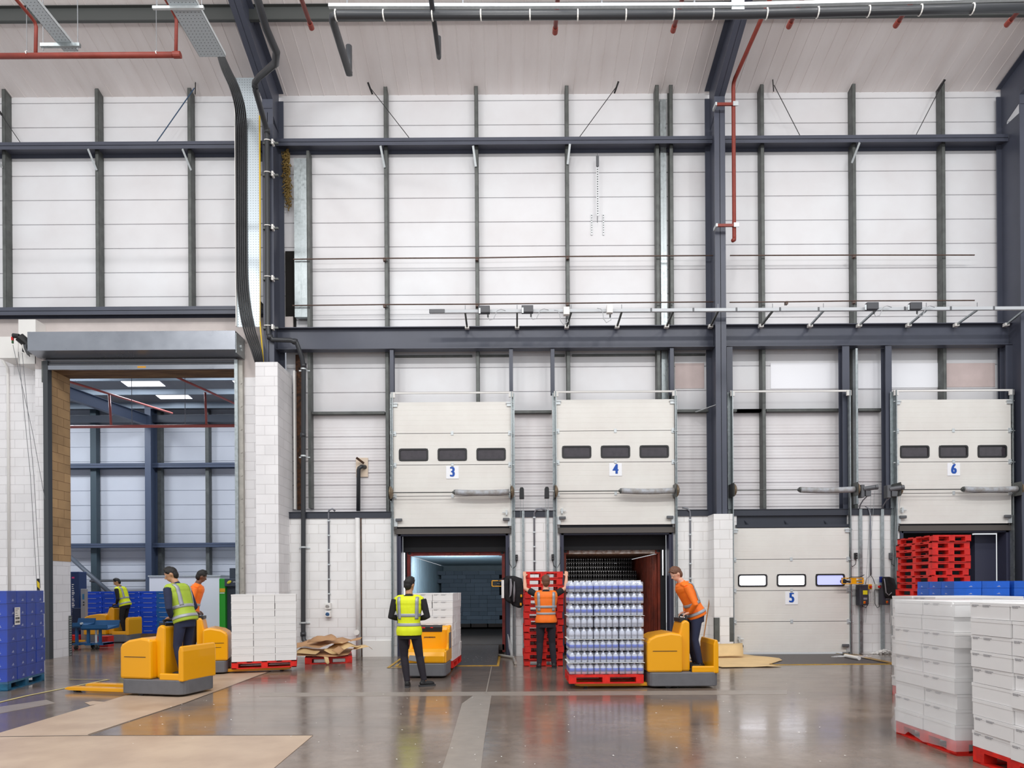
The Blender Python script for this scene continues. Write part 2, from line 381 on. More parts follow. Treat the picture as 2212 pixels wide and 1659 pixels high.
# bare block reveal and soffit
rv = MB().box(XO0, XO0 + .012, 0.02, 0.7, 2.35, ZO)
tag(rv.build('reveal', M_BROWN), 'bare brown block reveal of the roller shutter opening', 'reveal', kind='structure')
M_PLY = mat('plywood', '8a6a45', 0.8, var=0.4, scale=3, c2='5f452b', stretch=(.5, 3, 3))
tag(MB().box(XO0 + .012, XO1, 0.02, 0.7, ZO - .015, ZO).build('soffit_board', M_PLY), 'brown timber soffit above the roller shutter opening', 'soffit board', kind='structure')
# padstones on the left wall
for (x0, x1, y0, y1, lab) in ((-4, 39, 727, 773, 'white concrete padstone at the left edge above the recess'), (40, 77, 690, 786, 'taller white concrete padstone beside the shutter motor')):
    tag(MB().box(PX(x0, 0, 750), PX(x1, 0, 750), -.0, .52, PZ(y1, 0, 40), PZ(y0, 0, 40)).build('padstone', M_WHITE), lab, 'padstone', kind='structure')

# ---- roof
SL = 0.262
ZE = PZ(204, YC, 1103)
def roofz(y): return ZE + SL * (YC - y)
mb = MB(); pr = []
x = -4.83 - .3075 * 34
while x < XR + .5:
    pr += [(x - .012, 0), (x - .006, -.010), (x + .006, -.010), (x + .012, 0)]; x += .3075
n = len(pr); y0, y1 = YC + .02, -6.0
mb.add([(p[0], y0, roofz(y0) + p[1]) for p in pr] + [(p[0], y1, roofz(y1) + p[1]) for p in pr], [(i, i + 1, i + 1 + n, i + n) for i in range(n - 1)])
tag(mb.build('ceiling', M_ROOF), 'sloping off-white profiled roof lining with fine seams', 'ceiling', kind='structure')
# purlins
mb = MB(); YP = -1.5; zp = roofz(YP) - .01
mb.box(XL, XR + 1, YP - .004, YP + .004, zp - .27, zp); mb.box(XL, XR + 1, YP - .07, YP, zp - .008, zp); mb.box(XL, XR + 1, YP, YP + .07, zp - .278, zp - .27)
tag(mb.build('beam', mat('purlin_dark', '4e5150', .5, metal=.2)), 'dark roof purlin running across under the lining at the top', 'beam', kind='structure')

# ---- portal columns with their rafters
def column(xc, zbase, label, gusset=True):
    r = thing('column', label, 'column', (xc, 0, zbase), kind='structure')
    w, yf, yb = .25, -.41, .35
    zt = PZ(208, yf, 1560)
    mb = MB(); mb.box(xc - w / 2, xc + w / 2, yf, yf + .022, zbase, zt); mb.box(xc - w / 2, xc + w / 2, yb - .022, yb, zbase, roofz(yb) - .25); mb.box(xc - .006, xc + .006, yf, yb, zbase, zt - .31)
    mb.build('column_shaft', M_STEEL, r)
    # haunched rafter climbing towards the viewer
    mb = MB(); a = Vector((xc, yf, zt)); hz = .50
    e = Vector((xc, -4.2, roofz(-4.2) - .55)); pts = [(yf, zt), (-4.2, e.z)]
    d = (Vector((0, -4.2, e.z)) - Vector((0, yf, zt))); 
    mb.add([(xc - w / 2, yf, zt), (xc + w / 2, yf, zt), (xc + w / 2, -4.2, e.z), (xc - w / 2, -4.2, e.z), (xc - w / 2, yf, zt + .024), (xc + w / 2, yf, zt + .024), (xc + w / 2, -4.2, e.z + .024), (xc - w / 2, -4.2, e.z + .024)],
           [(0, 3, 2, 1), (4, 5, 6, 7), (0, 1, 5, 4), (1, 2, 6, 5), (2, 3, 7, 6), (3, 0, 4, 7)])
    for s_ in (-.008,):
        mb.add([(xc - .008, yb, zt - .3), (xc - .008, yf, zt), (xc - .008, -4.2, e.z), (xc - .008, -4.2, roofz(-4.2) - .06), (xc - .008, yb, roofz(yb) - .06)] +
               [(xc + .008, yb, zt - .3), (xc + .008, yf, zt), (xc + .008, -4.2, e.z), (xc + .008, -4.2, roofz(-4.2) - .06), (xc + .008, yb, roofz(yb) - .06)],
               [(0, 1, 2, 3, 4), (9, 8, 7, 6, 5), (0, 1, 6, 5), (1, 2, 7, 6), (2, 3, 8, 7), (3, 4, 9, 8), (4, 0, 5, 9)])
    mb.bar((xc, yb, roofz(yb) - .05), (xc, -4.2, roofz(-4.2) - .05), w, .02)
    mb.build('rafter', M_STEEL, r)
    # knee gusset plate
    MB().box(xc - .11, xc + .11, yf - .012, yf, zt - .22, zt - .205).build('seam_plate', M_STEEL, r)
    return r
ZP1 = PZ(782, -.75, 575)
column(-5.62, ZP1 - 3, 'blue grey steel portal column rising behind the tall block pier')
column(4.955, ZBLK, 'blue grey steel portal column between dock doors four and five')
column(12.10, 0.0, 'blue grey steel portal column at the right edge')

# ---- horizontal beams
def hbeam(x0, x1, z0, z1, yf, yb, label, lying=True):
    mb = MB()
    if lying:   # web flat, flanges upright
        mb.box(x0, x1, yf, yf + .014, z0, z1); mb.box(x0, x1, yb - .014, yb, z0, z1); zc = (z0 + z1) / 2; mb.box(x0, x1, yf, yb, zc - .006, zc + .006)
    else:
        mb.box(x0, x1, yf, yb, z1 - .018, z1); mb.box(x0, x1, yf, yb, z0, z0 + .018); yc = (yf + yb) / 2; mb.box(x0, x1, yc - .006, yc + .006, z0, z1)
    o = mb.build('beam', M_STEEL); return tag(o, label, 'beam', kind='structure')
ZU0, ZU1 = 1.65 + 956.5 / 89.5, 1.65 + 972 / 89.5
hbeam(XL, -5.64, ZU0 - .05, ZU1 - .05, .09, .44, 'upper wall beam left of the first column')
hbeam(-5.6, 4.94, ZU0, ZU1, .09, .44, 'upper wall beam between the first and middle columns')
hbeam(4.97, 12.08, ZU0, ZU1, .09, .44, 'upper wall beam right of the middle column')
hbeam(XL, -5.64, 8.30, 8.49, .12, .36, 'steel beam over the roller shutter bay')
hbeam(-5.6, 4.94, 7.39, 7.92, 0.0, .24, 'deep dock header beam between the first and middle columns', False)
hbeam(4.97, 12.08, 7.40, 7.93, 0.0, .24, 'deep dock header beam right of the middle column', False)

# ---- wall studs (galvanised rails standing on the wall)
def stud(px, z0, z1, label, w=.085, y0=.24, flip=1):
    x = PX(px, y0, 480); mb = MB()
    mb.box(x - w / 2, x + w / 2, y0, y0 + .004, z0, z1); xw = x - flip * (w / 2 - .002); mb.box(xw - .003, xw + .003, y0, YC, z0, z1)
    xl = x + flip * (w / 2 - .002); mb.box(xl - .002, xl + .002, y0, y0 + .02, z0, z1); mb.box(x - w / 2, x + w / 2, YC - .008, YC - .004, z0, z1)
    return tag(mb.build('wall_rail', M_GALVD), label, 'wall rail', group='galvanised vertical rails on the panel wall')
zt = PZ(200, YC, 1103) + .12
studs = [(9, 8.4, 'galvanised wall rail at the left edge', -1), (210, 8.4, 'galvanised wall rail left of the one holding the blue brace', -1), (410, 8.4, 'galvanised wall rail holding the blue brace', -1),
         (834, ZTRIM, 'galvanised wall rail running down beside dock door three', -1), (1030, ZTRIM, 'galvanised wall rail going down behind door three', -1), (1226, ZTRIM, 'galvanised wall rail beside the hanging slotted channel', 1),
         (1421, ZTRIM, 'left galvanised rail of the close pair near the middle column', 1), (1451, ZTRIM, 'right galvanised rail of the close pair near the middle column', -1),
         (1648, ZTRIM, 'first galvanised wall rail right of the middle column', 1), (1846, ZTRIM, 'galvanised wall rail above the gap between doors five and six', 1), (2039, ZTRIM, 'galvanised wall rail above dock door six', 1)]
for px, z0, lab, fl_ in studs: stud(px, z0, zt, lab, flip=fl_)
# flashings and the rough gap by the first column
a, b = P(1427, 225, .3), P(1444, 860, .3)
tag(MB().box(a.x, b.x, .36, YC - .004, 5.95, 13.6).box((a.x + b.x) / 2 - .004, (a.x + b.x) / 2 + .004, .352, .36, 5.9, 13.6).build('cover_flashing', M_GALV), 'bright galvanised flashing between the close pair of wall rails', 'flashing')
a, b = P(634, 341, .2), P(664, 684, .2)
mb = MB().box(a.x, b.x, .22, .34, b.z, a.z); mb.box((a.x + b.x) / 2 - .006, (a.x + b.x) / 2 + .006, .214, .22, b.z, a.z)
tag(mb.build('cover_flashing', M_GALV), 'wide galvanised flashing beside the first column', 'flashing')
tag(MB().box(PX(666, .25), PX(672, .25), .22, YC, 3.6, 12.3).build('wall_rail', M_GALVD), 'galvanised wall rail beside the wide flashing', 'wall rail', group='galvanised vertical rails on the panel wall')
M_VOID = mat('dark_gap', '14110f', 0.9)
a, b = P(613, 538, .3), P(636, 705, .3)
mb = MB().box(a.x, b.x, .40, .448, b.z, a.z)
g = mb.build('wall_gap', M_VOID); tag(g, 'dark broken gap in the wall beside the first column', 'gap', kind='structure')
a, b = P(637, 765, .3), P(655, 1100, .3)
tag(MB().box(a.x, b.x, .34, .44, b.z, a.z).build('rusty_post', M_RUST), 'rust brown post in the slot beside the drainpipe', 'post')
tag(MB().box(PX(634, .2, 950), PX(638, .2, 950), .2, .3, PZ(1100, .2, 640), PZ(800, .2, 640)).build('wall_rail', M_WHITE), 'thin white angle beside the rusty post', 'wall rail')
M_WOOL = mat('insulation_wool', '9a8047', 0.95, var=0.5, scale=40, c2='5e4a24', bump=1, bscale=60)
mb = MB(); random.seed(3)
for i in range(220):
    t = random.random(); c = P(620 + random.uniform(-4, 4) + (5 * t), 325 + 120 * t, .3); c = c + Vector((random.uniform(-.04, .04), 0, random.uniform(-.05, .05)))
    mb.tube([c, c + Vector((random.uniform(-.07, .03), random.uniform(-.05, .02), random.uniform(-.08, .08))), c + Vector((random.uniform(-.1, .04), random.uniform(-.08, .02), random.uniform(-.12, .05)))], .012, 5)
tag(mb.build('insulation_tuft', M_WOOL), 'tuft of yellow brown insulation sticking out by the first column', 'insulation', kind='stuff')

# rail above the ribbed panels
mb = MB()
for x0, x1, y in ((670, 831, 897), (1108, 1192, 894), (1463, 1530, 893), (1584, 1646, 890), (1656, 1818, 888), (1855, 1908, 887), (1592, 1650, 890)):
    mb.box(PX(x0, .3), PX(x1, .3), .30, YC, ZRAIL - .03, ZRAIL + .03)
tag(mb.build('trim_2', M_GALVD), 'horizontal galvanised ledge where smooth panels meet ribbed ones', 'trim', kind='structure')
mb = MB()
for x0, x1 in ((848, 1020), (1036, 1100), (1195, 1220), (1236, 1420), (1458, 1524)):
    mb.box(PX(x0, .4, 768), PX(x1, .4, 768), .40, YC, PZ(770, .4), PZ(766, .4))
for x0, x1 in ((1656, 1818), (1853, 1908), (1925, 2034), (2046, 2150)): mb.box(PX(x0, .4, 750), PX(x1, .4, 750), .40, YC, PZ(754, .4), PZ(749, .4))
tag(mb.build('trim_3', M_GALVD), 'thin dirty ledge just under the dock header beam', 'trim', kind='structure')
# ================================================================== DOCK DOORS
ORD = ['bottom', 'second', 'third', 'fourth', 'fifth', 'sixth', 'seventh', 'eighth', 'ninth', 'tenth', 'eleventh', 'twelfth', 'thirteenth', 'fourteenth', 'fifteenth', 'sixteenth', 'seventeenth', 'eighteenth', 'nineteenth', 'twentieth']
def up(i, n):
    return 'bottom' if i == 0 else 'topmost' if i == n - 1 else ORD[i] + ' from the bottom'
def text_obj(name, s, size, m, parent, M, ext=0.002, off=0.0, sx=1.0, align='CENTER'):
    cu = bpy.data.curves.new(name, 'FONT'); cu.body = s; cu.size = size; cu.extrude = ext; cu.offset = off; cu.align_x = align; cu.align_y = 'CENTER'
    t = bpy.data.objects.new('tmp', cu); COL.objects.link(t); bpy.context.view_layer.update()
    me = bpy.data.meshes.new_from_object(t.evaluated_get(bpy.context.evaluated_depsgraph_get())); bpy.data.objects.remove(t); bpy.data.curves.remove(cu)
    me.transform(M @ Matrix.Diagonal((sx, 1, 1, 1))); o = bpy.data.objects.new(name, me); COL.objects.link(o); me.materials.clear(); me.materials.append(m)
    if parent: o.parent = parent
    return o
FRONT = Matrix.Rotation(PI / 2, 4, 'X')      # text upright, reading from the hall side
def txt(name, s, size, m, parent, pos, **k):
    p = Vector(pos)
    if parent is not None: p = p - parent.location - (parent.parent.location if parent.parent else Vector((0, 0, 0)))
    return text_obj(name, s, size, m, parent, Matrix.Translation(p) @ FRONT, **k)

M_TINT = mat('smoked_pane', '453f45', 0.06, var=0.35, scale=6, spec=0.8, bump=0.5, bscale=5)
M_RUB = mat('rubber_seal', '262628', 0.55)
M_DAYA = emis('daylit_pane', 'f4f6ff', 3.2)
M_DAYB = emis('daylit_pane_blue', 'a9aee6', 0.9)
M_SIGN = mat('sign_white', 'f6f7fb', 0.4); M_SIGNB = mat('sign_blue', '0a4fb0', 0.45)
M_SPRING = mat('spring_steel', 'b3b7be', 0.6, metal=0.1, var=0.3, scale=10, c2='9a9794')
M_DRUM = mat('drum_bronze', '8d7c66', 0.5, metal=0.5, var=0.3, scale=12)
YD = -0.10
def rrect(cx, cz, w, h, r, n=5):
    pts = []
    for (sx, sz, a0) in ((1, 1, 0), (-1, 1, 90), (-1, -1, 180), (1, -1, 270)):
        for k in range(n + 1):
            a = math.radians(a0 + 90 * k / n); pts.append((cx + sx * (w / 2 - r) + r * math.cos(a), cz + sz * (h / 2 - r) + r * math.sin(a)))
    return pts
def ring(mb, outer, inner, y0, y1):
    n = len(outer); vs = [(p[0], y0, p[1]) for p in outer] + [(p[0], y0, p[1]) for p in inner] + [(p[0], y1, p[1]) for p in outer] + [(p[0], y1, p[1]) for p in inner]; fs = []
    for i in range(n):
        j = (i + 1) % n
        fs += [(i, j, n + j, n + i), (2 * n + i, 3 * n + i, 3 * n + j, 2 * n + j), (i, 2 * n + i, 2 * n + j, j), (n + i, n + j, 3 * n + j, 3 * n + i)]
    mb.add(vs, fs)
def dock_door(num, pxl, pxr, seams, ybar, shaft_y, tube, label, hoist=None, motor=None):
    """seams: pixel rows of panel edges, top to bottom"""
    xl, xr = PX(pxl, YD, seams[2]), PX(pxr, YD, seams[2]); xm = (xl + xr) / 2
    pm = (pxl + pxr) / 2
    zs = [PZ(y, YD, pm) for y in seams]
    r = thing('door_%d' % num, label, 'dock door', (xm, YD, zs[-1]), kind='structure')
    for i in range(4):
        z1, z0 = zs[i] - .006, zs[i + 1] + .006
        def prof(a, b):
            pr = [(YD + .045, a), (YD, a)]; q = a + .055
            while q < b - .03:
                pr += [(YD, q), (YD + .0015, q + .003), (YD + .0015, q + .006), (YD, q + .009)]; q += .12
            return pr + [(YD, b), (YD + .045, b), (YD + .045, a)]
        mb = MB()
        if i != 1: mb.strip(prof(z0, z1), 'x', xl, xr)
        else:
            wz0, wz1 = PZ(seams[2] - 8, YD, pm), PZ(seams[2] - 36, YD, pm); wc = (wz0 + wz1) / 2; ww = .70
            xs = [xm - .925, xm, xm + .925]; hz = .145
            mb.strip(prof(z0, wc - hz), 'x', xl, xr); mb.strip(prof(wc + hz, z1), 'x', xl, xr)
            e = [xl] + [q for c in xs for q in (c - ww / 2 + .01, c + ww / 2 - .01)] + [xr]
            for k in range(0, len(e), 2): mb.box(e[k], e[k + 1], YD, YD + .045, wc - hz, wc + hz)
        mb.box(xl, xr, YD + .042, YD + .05, z0, wc - hz if i == 1 else z1)
        pn = mb.build('door_panel', M_DOOR, r)
        if i == 1:
            for k, c in enumerate(xs):
                f = MB(); ring(f, rrect(c, wc, ww, .30, .06), rrect(c, wc, ww - .075, .225, .035), YD - .014, YD + .03)
                fo = f.build('window_frame', M_RUB, pn)
                g = MB().prism([(p[0], p[1]) for p in rrect(c, wc, ww - .07, .23, .03)], 'y', YD + .005, YD + .012)
                pm_ = M_TINT if num != 5 else (M_DAYA if k < 2 else M_DAYB)
                g.build('window_pane', pm_, fo)
    for z in zs[1:-1]:
        MB().box(xl, xr, YD + .006, YD + .03, z - .012, z + .012).build('panel_seal', M_RUB, r)
        MB().box(xm - .03, xm + .03, YD - .012, YD, z - .045, z + .045).build('hinge', M_GALVL, r)
        for x, s_ in ((xl, 1), (xr, -1)):
            MB().box(x, x + s_ * .07, YD - .02, YD, z - .06, z + .05).cyl((x - s_ * .07, YD - .03, z - .02), (x + s_ * .04, YD - .03, z - .02), .014, 8).build('roller_bracket', M_GALVL, r)
    for x, s_ in ((xl, 1), (xr, -1)):
        MB().box(x - s_ * .02, x + s_ * .1, YD - .03, YD, zs[0] - .12, zs[0] - .02).cyl((x - s_ * .06, YD - .03, zs[0] - .05), (x + s_ * .12, YD - .03, zs[0] - .05), .014, 8).build('roller_bracket', M_GALVL, r)
        MB().box(x + s_ * .01, x + s_ * .09, YD - .04, YD, zs[-1] + .01, zs[-1] + .2).build('bottom_bracket', M_GALVL, r)
        MB().box(x + s_ * .05, x + s_ * .21, YD - .09, YD - .03, zs[-1] + .13, zs[-1] + .20).build('bump_stop', M_GREY, r, bevel=.015)
    sl = -1 if motor or num == 4 else 1
    xb = xl if sl < 0 else xr
    MB().cyl((xb - sl * .22, YD - .05, zs[-1] + .33), (xb - sl * .08, YD - .05, zs[-1] + .33), .012, 8).box(xb - sl * .14, xb - sl * .1, YD - .07, YD, zs[-1] + .27, zs[-1] + .39).build('slide_bolt', M_GALVL, r)
    # tracks up both sides
    ztop = PZ(ybar, -.1, pm)
    for x, s_ in ((xl, -1), (xr, 1)):
        mb = MB(); mb.box(x + s_ * .02, x + s_ * .026, -.17, -.02, 0.0, ztop); mb.box(x + s_ * .02, x + s_ * .085, -.03, -.02, 0.0, ztop); mb.box(x, x + s_ * .026, -.17, -.165, 0.0, ztop)
        mb.box(x + s_ * .06, x + s_ * .065, -.06, 0, 0, ztop)
        q = .4
        while q < ztop: mb.box(x + s_ * .018, x + s_ * .09, -.036, -.03, q, q + .05); q += .55
        mb.build('door_track', M_GALV, r)
        MB().box(x - s_ * .05, x + s_ * .05, -.15, -.1, ztop - .12, ztop).build('track_end', M_WHITE, r)
    MB().box(xl - .05, xr + .05, -.11, -.08, ztop - .02, ztop + .02).build('top_bar', M_WHITE, r)
    # spring shaft
    ys = -.30; zsft = PZ(shaft_y, ys, pm); ks = sc(ys)
    x0, x1 = PX(tube[0], ys, shaft_y), PX(tube[1], ys, shaft_y)
    MB().cyl((xl - .05, ys, zsft), (x1 + .1, ys, zsft), .013, 8).build('spring_shaft', M_GALVD, r)
    pts = []
    for k in range(13):
        t = k / 12; pts.append((x0 + (x1 - x0) * t, ys, zsft - .02 * math.sin(PI * t)))
    mb = MB(); mb.tube(pts, .07, 16)
    sp = mb.build('torsion_spring', M_SPRING, r, smooth=True)
    MB().cyl((x0 - .03, ys, zsft), (x0 + .02, ys, zsft), .06, 9).cyl((x0 - .06, ys, zsft), (x0 - .03, ys, zsft), .035, 7).build('spring_plug', M_GALVD, r)
    for x in (xl - .04, x1 + .06):
        mb = MB(); mb.tube([(x - .03, ys, zsft), (x - .01, ys, zsft), (x + .01, ys, zsft), (x + .04, ys, zsft), (x + .06, ys, zsft)], [.10, .15, .15, .11, .06], 18)
        mb.build('cable_drum', M_DRUM, r, smooth=False)
        MB().box(x - .035, x - .028, ys - .13, -.02, zsft - .16, zsft + .16).build('drum_plate', M_GALVD, r)
    if hoist is not None:
        hx = PX(hoist, ys, shaft_y); MB().cyl((hx, ys, zsft), (x1 if hoist > pm else xl, ys, zsft), .018, 8).build('hoist_shaft', M_GALVL, r)
        mb = MB().prism([(-.055 + hx, zsft - .17), (.055 + hx, zsft - .17), (.05 + hx, zsft + .06), (.03 + hx, zsft + .1), (-.03 + hx, zsft + .1), (-.05 + hx, zsft + .06)], 'y', ys - .08, ys + .05)
        ho = mb.build('chain_hoist', M_BLACK, r, bevel=.01)
        zb = 0.75; mb = MB()
        for dx in (-.035, .035): mb.cyl((hx + dx, ys, zsft - .15), (hx + dx * .6, ys + .1, zb), .004, 5)
        mb.build('hoist_chain', M_GALV, r)
    if motor is not None:
        hx = PX(motor, ys, shaft_y); MB().cyl((hx, ys, zsft), (x1 if motor > pm else xl, ys, zsft), .018, 8).build('hoist_shaft', M_GALVL, r)
        mb = MB().box(hx - .1, hx - .02, ys - .08, ys + .08, zsft - .2, zsft + .1); mb.cyl((hx - .04, ys - .05, zsft), (hx + .2, ys - .12, zsft + .03), .055, 12); mb.cyl((hx + .2, ys - .12, zsft + .03), (hx + .26, ys - .135, zsft + .035), .06, 12); mb.box(hx, hx + .12, ys - .1, ys, zsft - .17, zsft - .04)
        mb.build('drive_motor', M_GREY, r, bevel=.008)
        mb = MB()
        for dx in (.12, .2): mb.cyl((hx + dx, ys - .1, zsft - .05), (hx + dx * .5, ys + .15, 0.75), .004, 5)
        mb.build('hand_chain', M_GALV, r)
    # number sign
    zc = PZ(seams[2] + 16.5, YD, pm); s_ = MB().box(xm - .15, xm + .15, YD - .012, YD - .001, zc - .15, zc + .15).build('number_sign', M_SIGN, r)
    o = txt('sign_number', str(num), .33, M_SIGNB, s_, (xm, YD - .014, zc), sx=.72)
    bm = bmesh.new(); bm.from_mesh(o.data); base = o.data.copy()
    for k, dx in enumerate((-.016, -.008, .008, .016)):
        m2 = base.copy(); m2.transform(Matrix.Translation((dx, -.0006 * (k + 1), 0))); bm.from_mesh(m2)
    bm.to_mesh(o.data); bm.free()
    return r
dock_door(3, 850, 1104.5, [868, 936, 1004, 1071.5, 1138], 848.5, 1063.5, (983, 1100), 'raised sectional dock door carrying the number 3 sign', hoist=1127)
dock_door(4, 1202, 1457, [862.5, 930.5, 998, 1066, 1133.5], 846, 1060.5, (1342, 1456), 'raised sectional dock door carrying the number 4 sign', hoist=1181)
dock_door(5, 1584, 1835, [1140, 1208, 1275.5, 1342.5, 1409.5], 845, 1058, (1729, 1845), 'closed sectional dock door carrying the number 5 sign', motor=1866)
dock_door(6, 1935, 2184, [862.5, 930, 997.5, 1065, 1131.5], 843.5, 1057, (2082, 2196), 'raised sectional dock door carrying the number 6 sign', motor=1922)

# dark steel posts hanging from the header beam to carry the tracks
for a, y0, y1, lab in ((846, 757, 850, 'short steel hanger post at the left track of door three'), (1104, 757, 850, 'short steel hanger post at the right track of door three'), (1194, 755, 850, 'short steel hanger post at the left track of door four'), (1452, 753, 850, 'short steel hanger post at the right track of door four')):
    x = PX(a, .02, 800)
    tag(MB().ibeam((x, .12, PZ(y1, .02, a)), (x, .12, 7.38), .09, .16, .01, .01, (0, 1, 0)).build('hanger_post', M_STEEL), lab, 'steel post')
for a, w, lab in ((1575.5, .14, 'tall steel post at the left track of door five'), (1826, .17, 'tall steel post at the right track of door five'), (1918, .15, 'tall steel post at the left track of door six'), (2178, .16, 'tall steel post at the right track of door six')):
    x = PX(a, .05, 800)
    tag(MB().ibeam((x, .12, ZTRIM), (x, .12, 7.39), w, .2, .012, .01, (0, 1, 0)).build('hanger_post', M_STEEL), lab, 'steel post')
x = PX(1849, .1, 900)
tag(MB().box(x - .02, x + .03, .06, .2, 3.6, 7.35).build('slotted_channel', M_GALV), 'slotted galvanised channel between doors five and six', 'channel')
# small diagonal flat brace near the middle column
tag(MB().bar(P(1503, 890, .25), P(1549, 874, -.2), .05, .012).build('brace_bar', M_GALVL), 'short diagonal galvanised brace by the middle column', 'brace')
# recessed steel box over door five
mb = MB(); z0, z1 = PZ(1135, .05, 1710), ZTRIM - .14
mb.box(OP[5][0], OP[5][1], .26, .3, z0 - .1, ZTRIM)
for px in (1602, 1688, 1774):
    a = P(px, 1118, .1); mb.bar(a, P(px + 14, 1133, -.02), .03, .012)
mb.box(OP[5][0] - .03, OP[5][1] + .02, -.06, .0, PZ(1139, -.05, 1710), PZ(1133, -.05, 1710))
tag(mb.build('door_header_box', M_STEELD), 'dark recessed steel header over dock door five', 'door header', kind='structure')

# ------------------------------------------------ dock openings: frames, curtains, shelters
M_CURT = mat('shelter_fabric', '141419', 0.75, var=0.3, scale=3)
M_INNER = mat('dock_frame_blue', '3b3d50', 0.5)
def opening(k, clx, crx, ctop):
    """frame + black dock shelter; clx/crx/ctop: where the parked container begins"""
    x0, x1 = OP[k]
    r = thing('dock_shelter', 'black dock shelter and steel frame inside dock opening %s' % {3: 'three', 4: 'four', 6: 'six'}[k], 'dock shelter', ((x0 + x1) / 2, .3, 0), kind='structure')
    mb = MB(); mb.box(x0, x0 + .09, .0, .3, 0, ZOP); mb.box(x1 - .09, x1, .0, .3, 0, ZOP); mb.box(x0, x1, .0, .3, ZOP - .07, ZOP)
    mb.box(x0 + .0, x0 + .03, -.03, .0, 0, ZOP + .05); mb.box(x1 - .03, x1, -.03, 0, 0, ZOP + .05)
    mb.build('steel_frame', M_INNER, r)
    mb = MB(); mb.box(x0 - .04, x1 + .04, -.06, 0.0, ZOP - .03, ZOP + .10); mb.build('door_seal', mat('seal_strip', '57524e', .6), r)
    mb = MB()
    if clx is not None:
        mb.box(x0 + .09, clx + .02, .36, .40, 0, ZOP); mb.box(crx - .02, x1 - .09, .36, .40, 0, ZOP); mb.box(x0 + .09, x1 - .09, .34, .38, ctop - .03, ZOP)
    else:
        mb.box(x0 + .06, x0 + .1, .3, 1.3, 0, ZOP); mb.box(x0, x1, 1.3, 1.34, 0, ZOP); mb.box(x0, x1, .3, 1.3, ZOP, ZOP + .04)  # black box behind empty opening six, its dark depth put into the colour
        mb.box(x1 - 1.0, x1 - .3, 1.1, 1.14, 0, ZOP - .2)
    mb.build('curtain', M_CURT, r)
    return r
CY = .42
c3 = (PX(878, CY, 1240), PX(1092.5, CY, 1240)); c4 = (PX(1216.5, CY, 1240), PX(1427.5, CY, 1240))
CT = PZ(1190, CY, 985); CT4 = PZ(1186, CY, 1320)
opening(3, c3[0], c3[1], CT); opening(4, c4[0], c4[1], CT4); opening(6, None, None, 0)
x0, x1 = OP[6]
tag(MB().box(x1 - .62, x1 - .1, .32, .5, 0, ZOP - .1).build('curtain_panel', M_INNER), 'dark blue hanging dock curtain at the right of opening six', 'dock curtain')

M_CRED = mat('container_red', '8e2f28', 0.55, var=0.3, scale=6, c2='6a231d')
M_CBLU = mat('container_inside_blue', '8fa9b8', 0.5, var=0.12, scale=3)
M_COR = mat('container_inside_rust', '8a3218', 0.6, var=0.35, scale=2, c2='5c1f10')
M_CHDR = mat('container_header_pale', 'c9c2bd', 0.6, var=0.3, scale=9, c2='8b6a55')
M_CFLR = mat('container_floor', '463f3c', 0.7, var=0.3, scale=5, bump=.2)
def container(cx, ztop, mout, mhead, mside, mroof, label, L=8.2):
    w = 2.438; x0, x1 = cx - w / 2, cx + w / 2; zf = .24; y0, y1 = CY, CY + L
    r = thing('shipping_container', label, 'shipping container', (cx, CY, .05))
    for x, s_ in ((x0, 1), (x1, -1)):
        MB().box(x, x + s_ * .09, y0, y0 + .12, .05, ztop - .12).build('corner_post', mout, r)
        mb = MB().box(x, x + s_ * .16, y0 - .01, y0 + .16, ztop - .12, ztop); mb.build('corner_casting', mout, r)
        MB().ell((x + s_ * .08, y0 - .012, ztop - .06), .04, .006, .03, 12, 6).build('casting_hole', M_BLACK, r)
        # corrugated side wall
        pr = []; q = y0 + .12; xo = x + s_ * .04; xi = x + s_ * .085
        while q < y1: pr += [(xi, q), (xi, q + .07), (xo, q + .10), (xo, q + .17)]; q += .2
        MB().strip([(p[0], p[1]) for p in pr], 'z', zf, ztop - .12).build('side_wall', mside, r)
    mb = MB().box(x0 + .16, x1 - .16, y0, y0 + .10, ztop - .115, ztop - .005); mb.build('header_beam', mhead, r)
    for dx in (-.62, -.2, .12, .52): MB().box(cx + dx - .05, cx + dx + .05, y0 - .02, y0, ztop - .09, ztop - .055).cyl((cx + dx - .06, y0 - .015, ztop - .06), (cx + dx + .06, y0 - .015, ztop - .05), .012, 6).build('door_cam_keeper', mhead if mhead != M_CRED else M_RED, r)
    pr = []; q = y0 + .1
    while q < y1: pr += [(q, ztop - .10), (q + .09, ztop - .10), (q + .12, ztop - .06), (q + .21, ztop - .06)]; q += .24
    MB().strip(pr, 'x', x0 + .04, x1 - .04).build('roof_panel', mroof, r)
    MB().box(x0 + .04, x1 - .04, y0 + .0, y1, .1, zf).build('floor_boards', M_CFLR, r)
    MB().box(x0, x1, y1, y1 + .04, .1, ztop).build('end_wall', mside, r)
    return r
cx3 = (c3[0] + c3[1]) / 2; cx4 = (c4[0] + c4[1]) / 2
container(cx3, CT, M_CRED, M_CRED, M_CBLU, M_CBLU, 'open red shipping container with pale blue inside behind door three')
container(cx4, CT4, M_COR, M_CHDR, M_COR, M_RUST, 'open rusty container with a pale header behind door four')

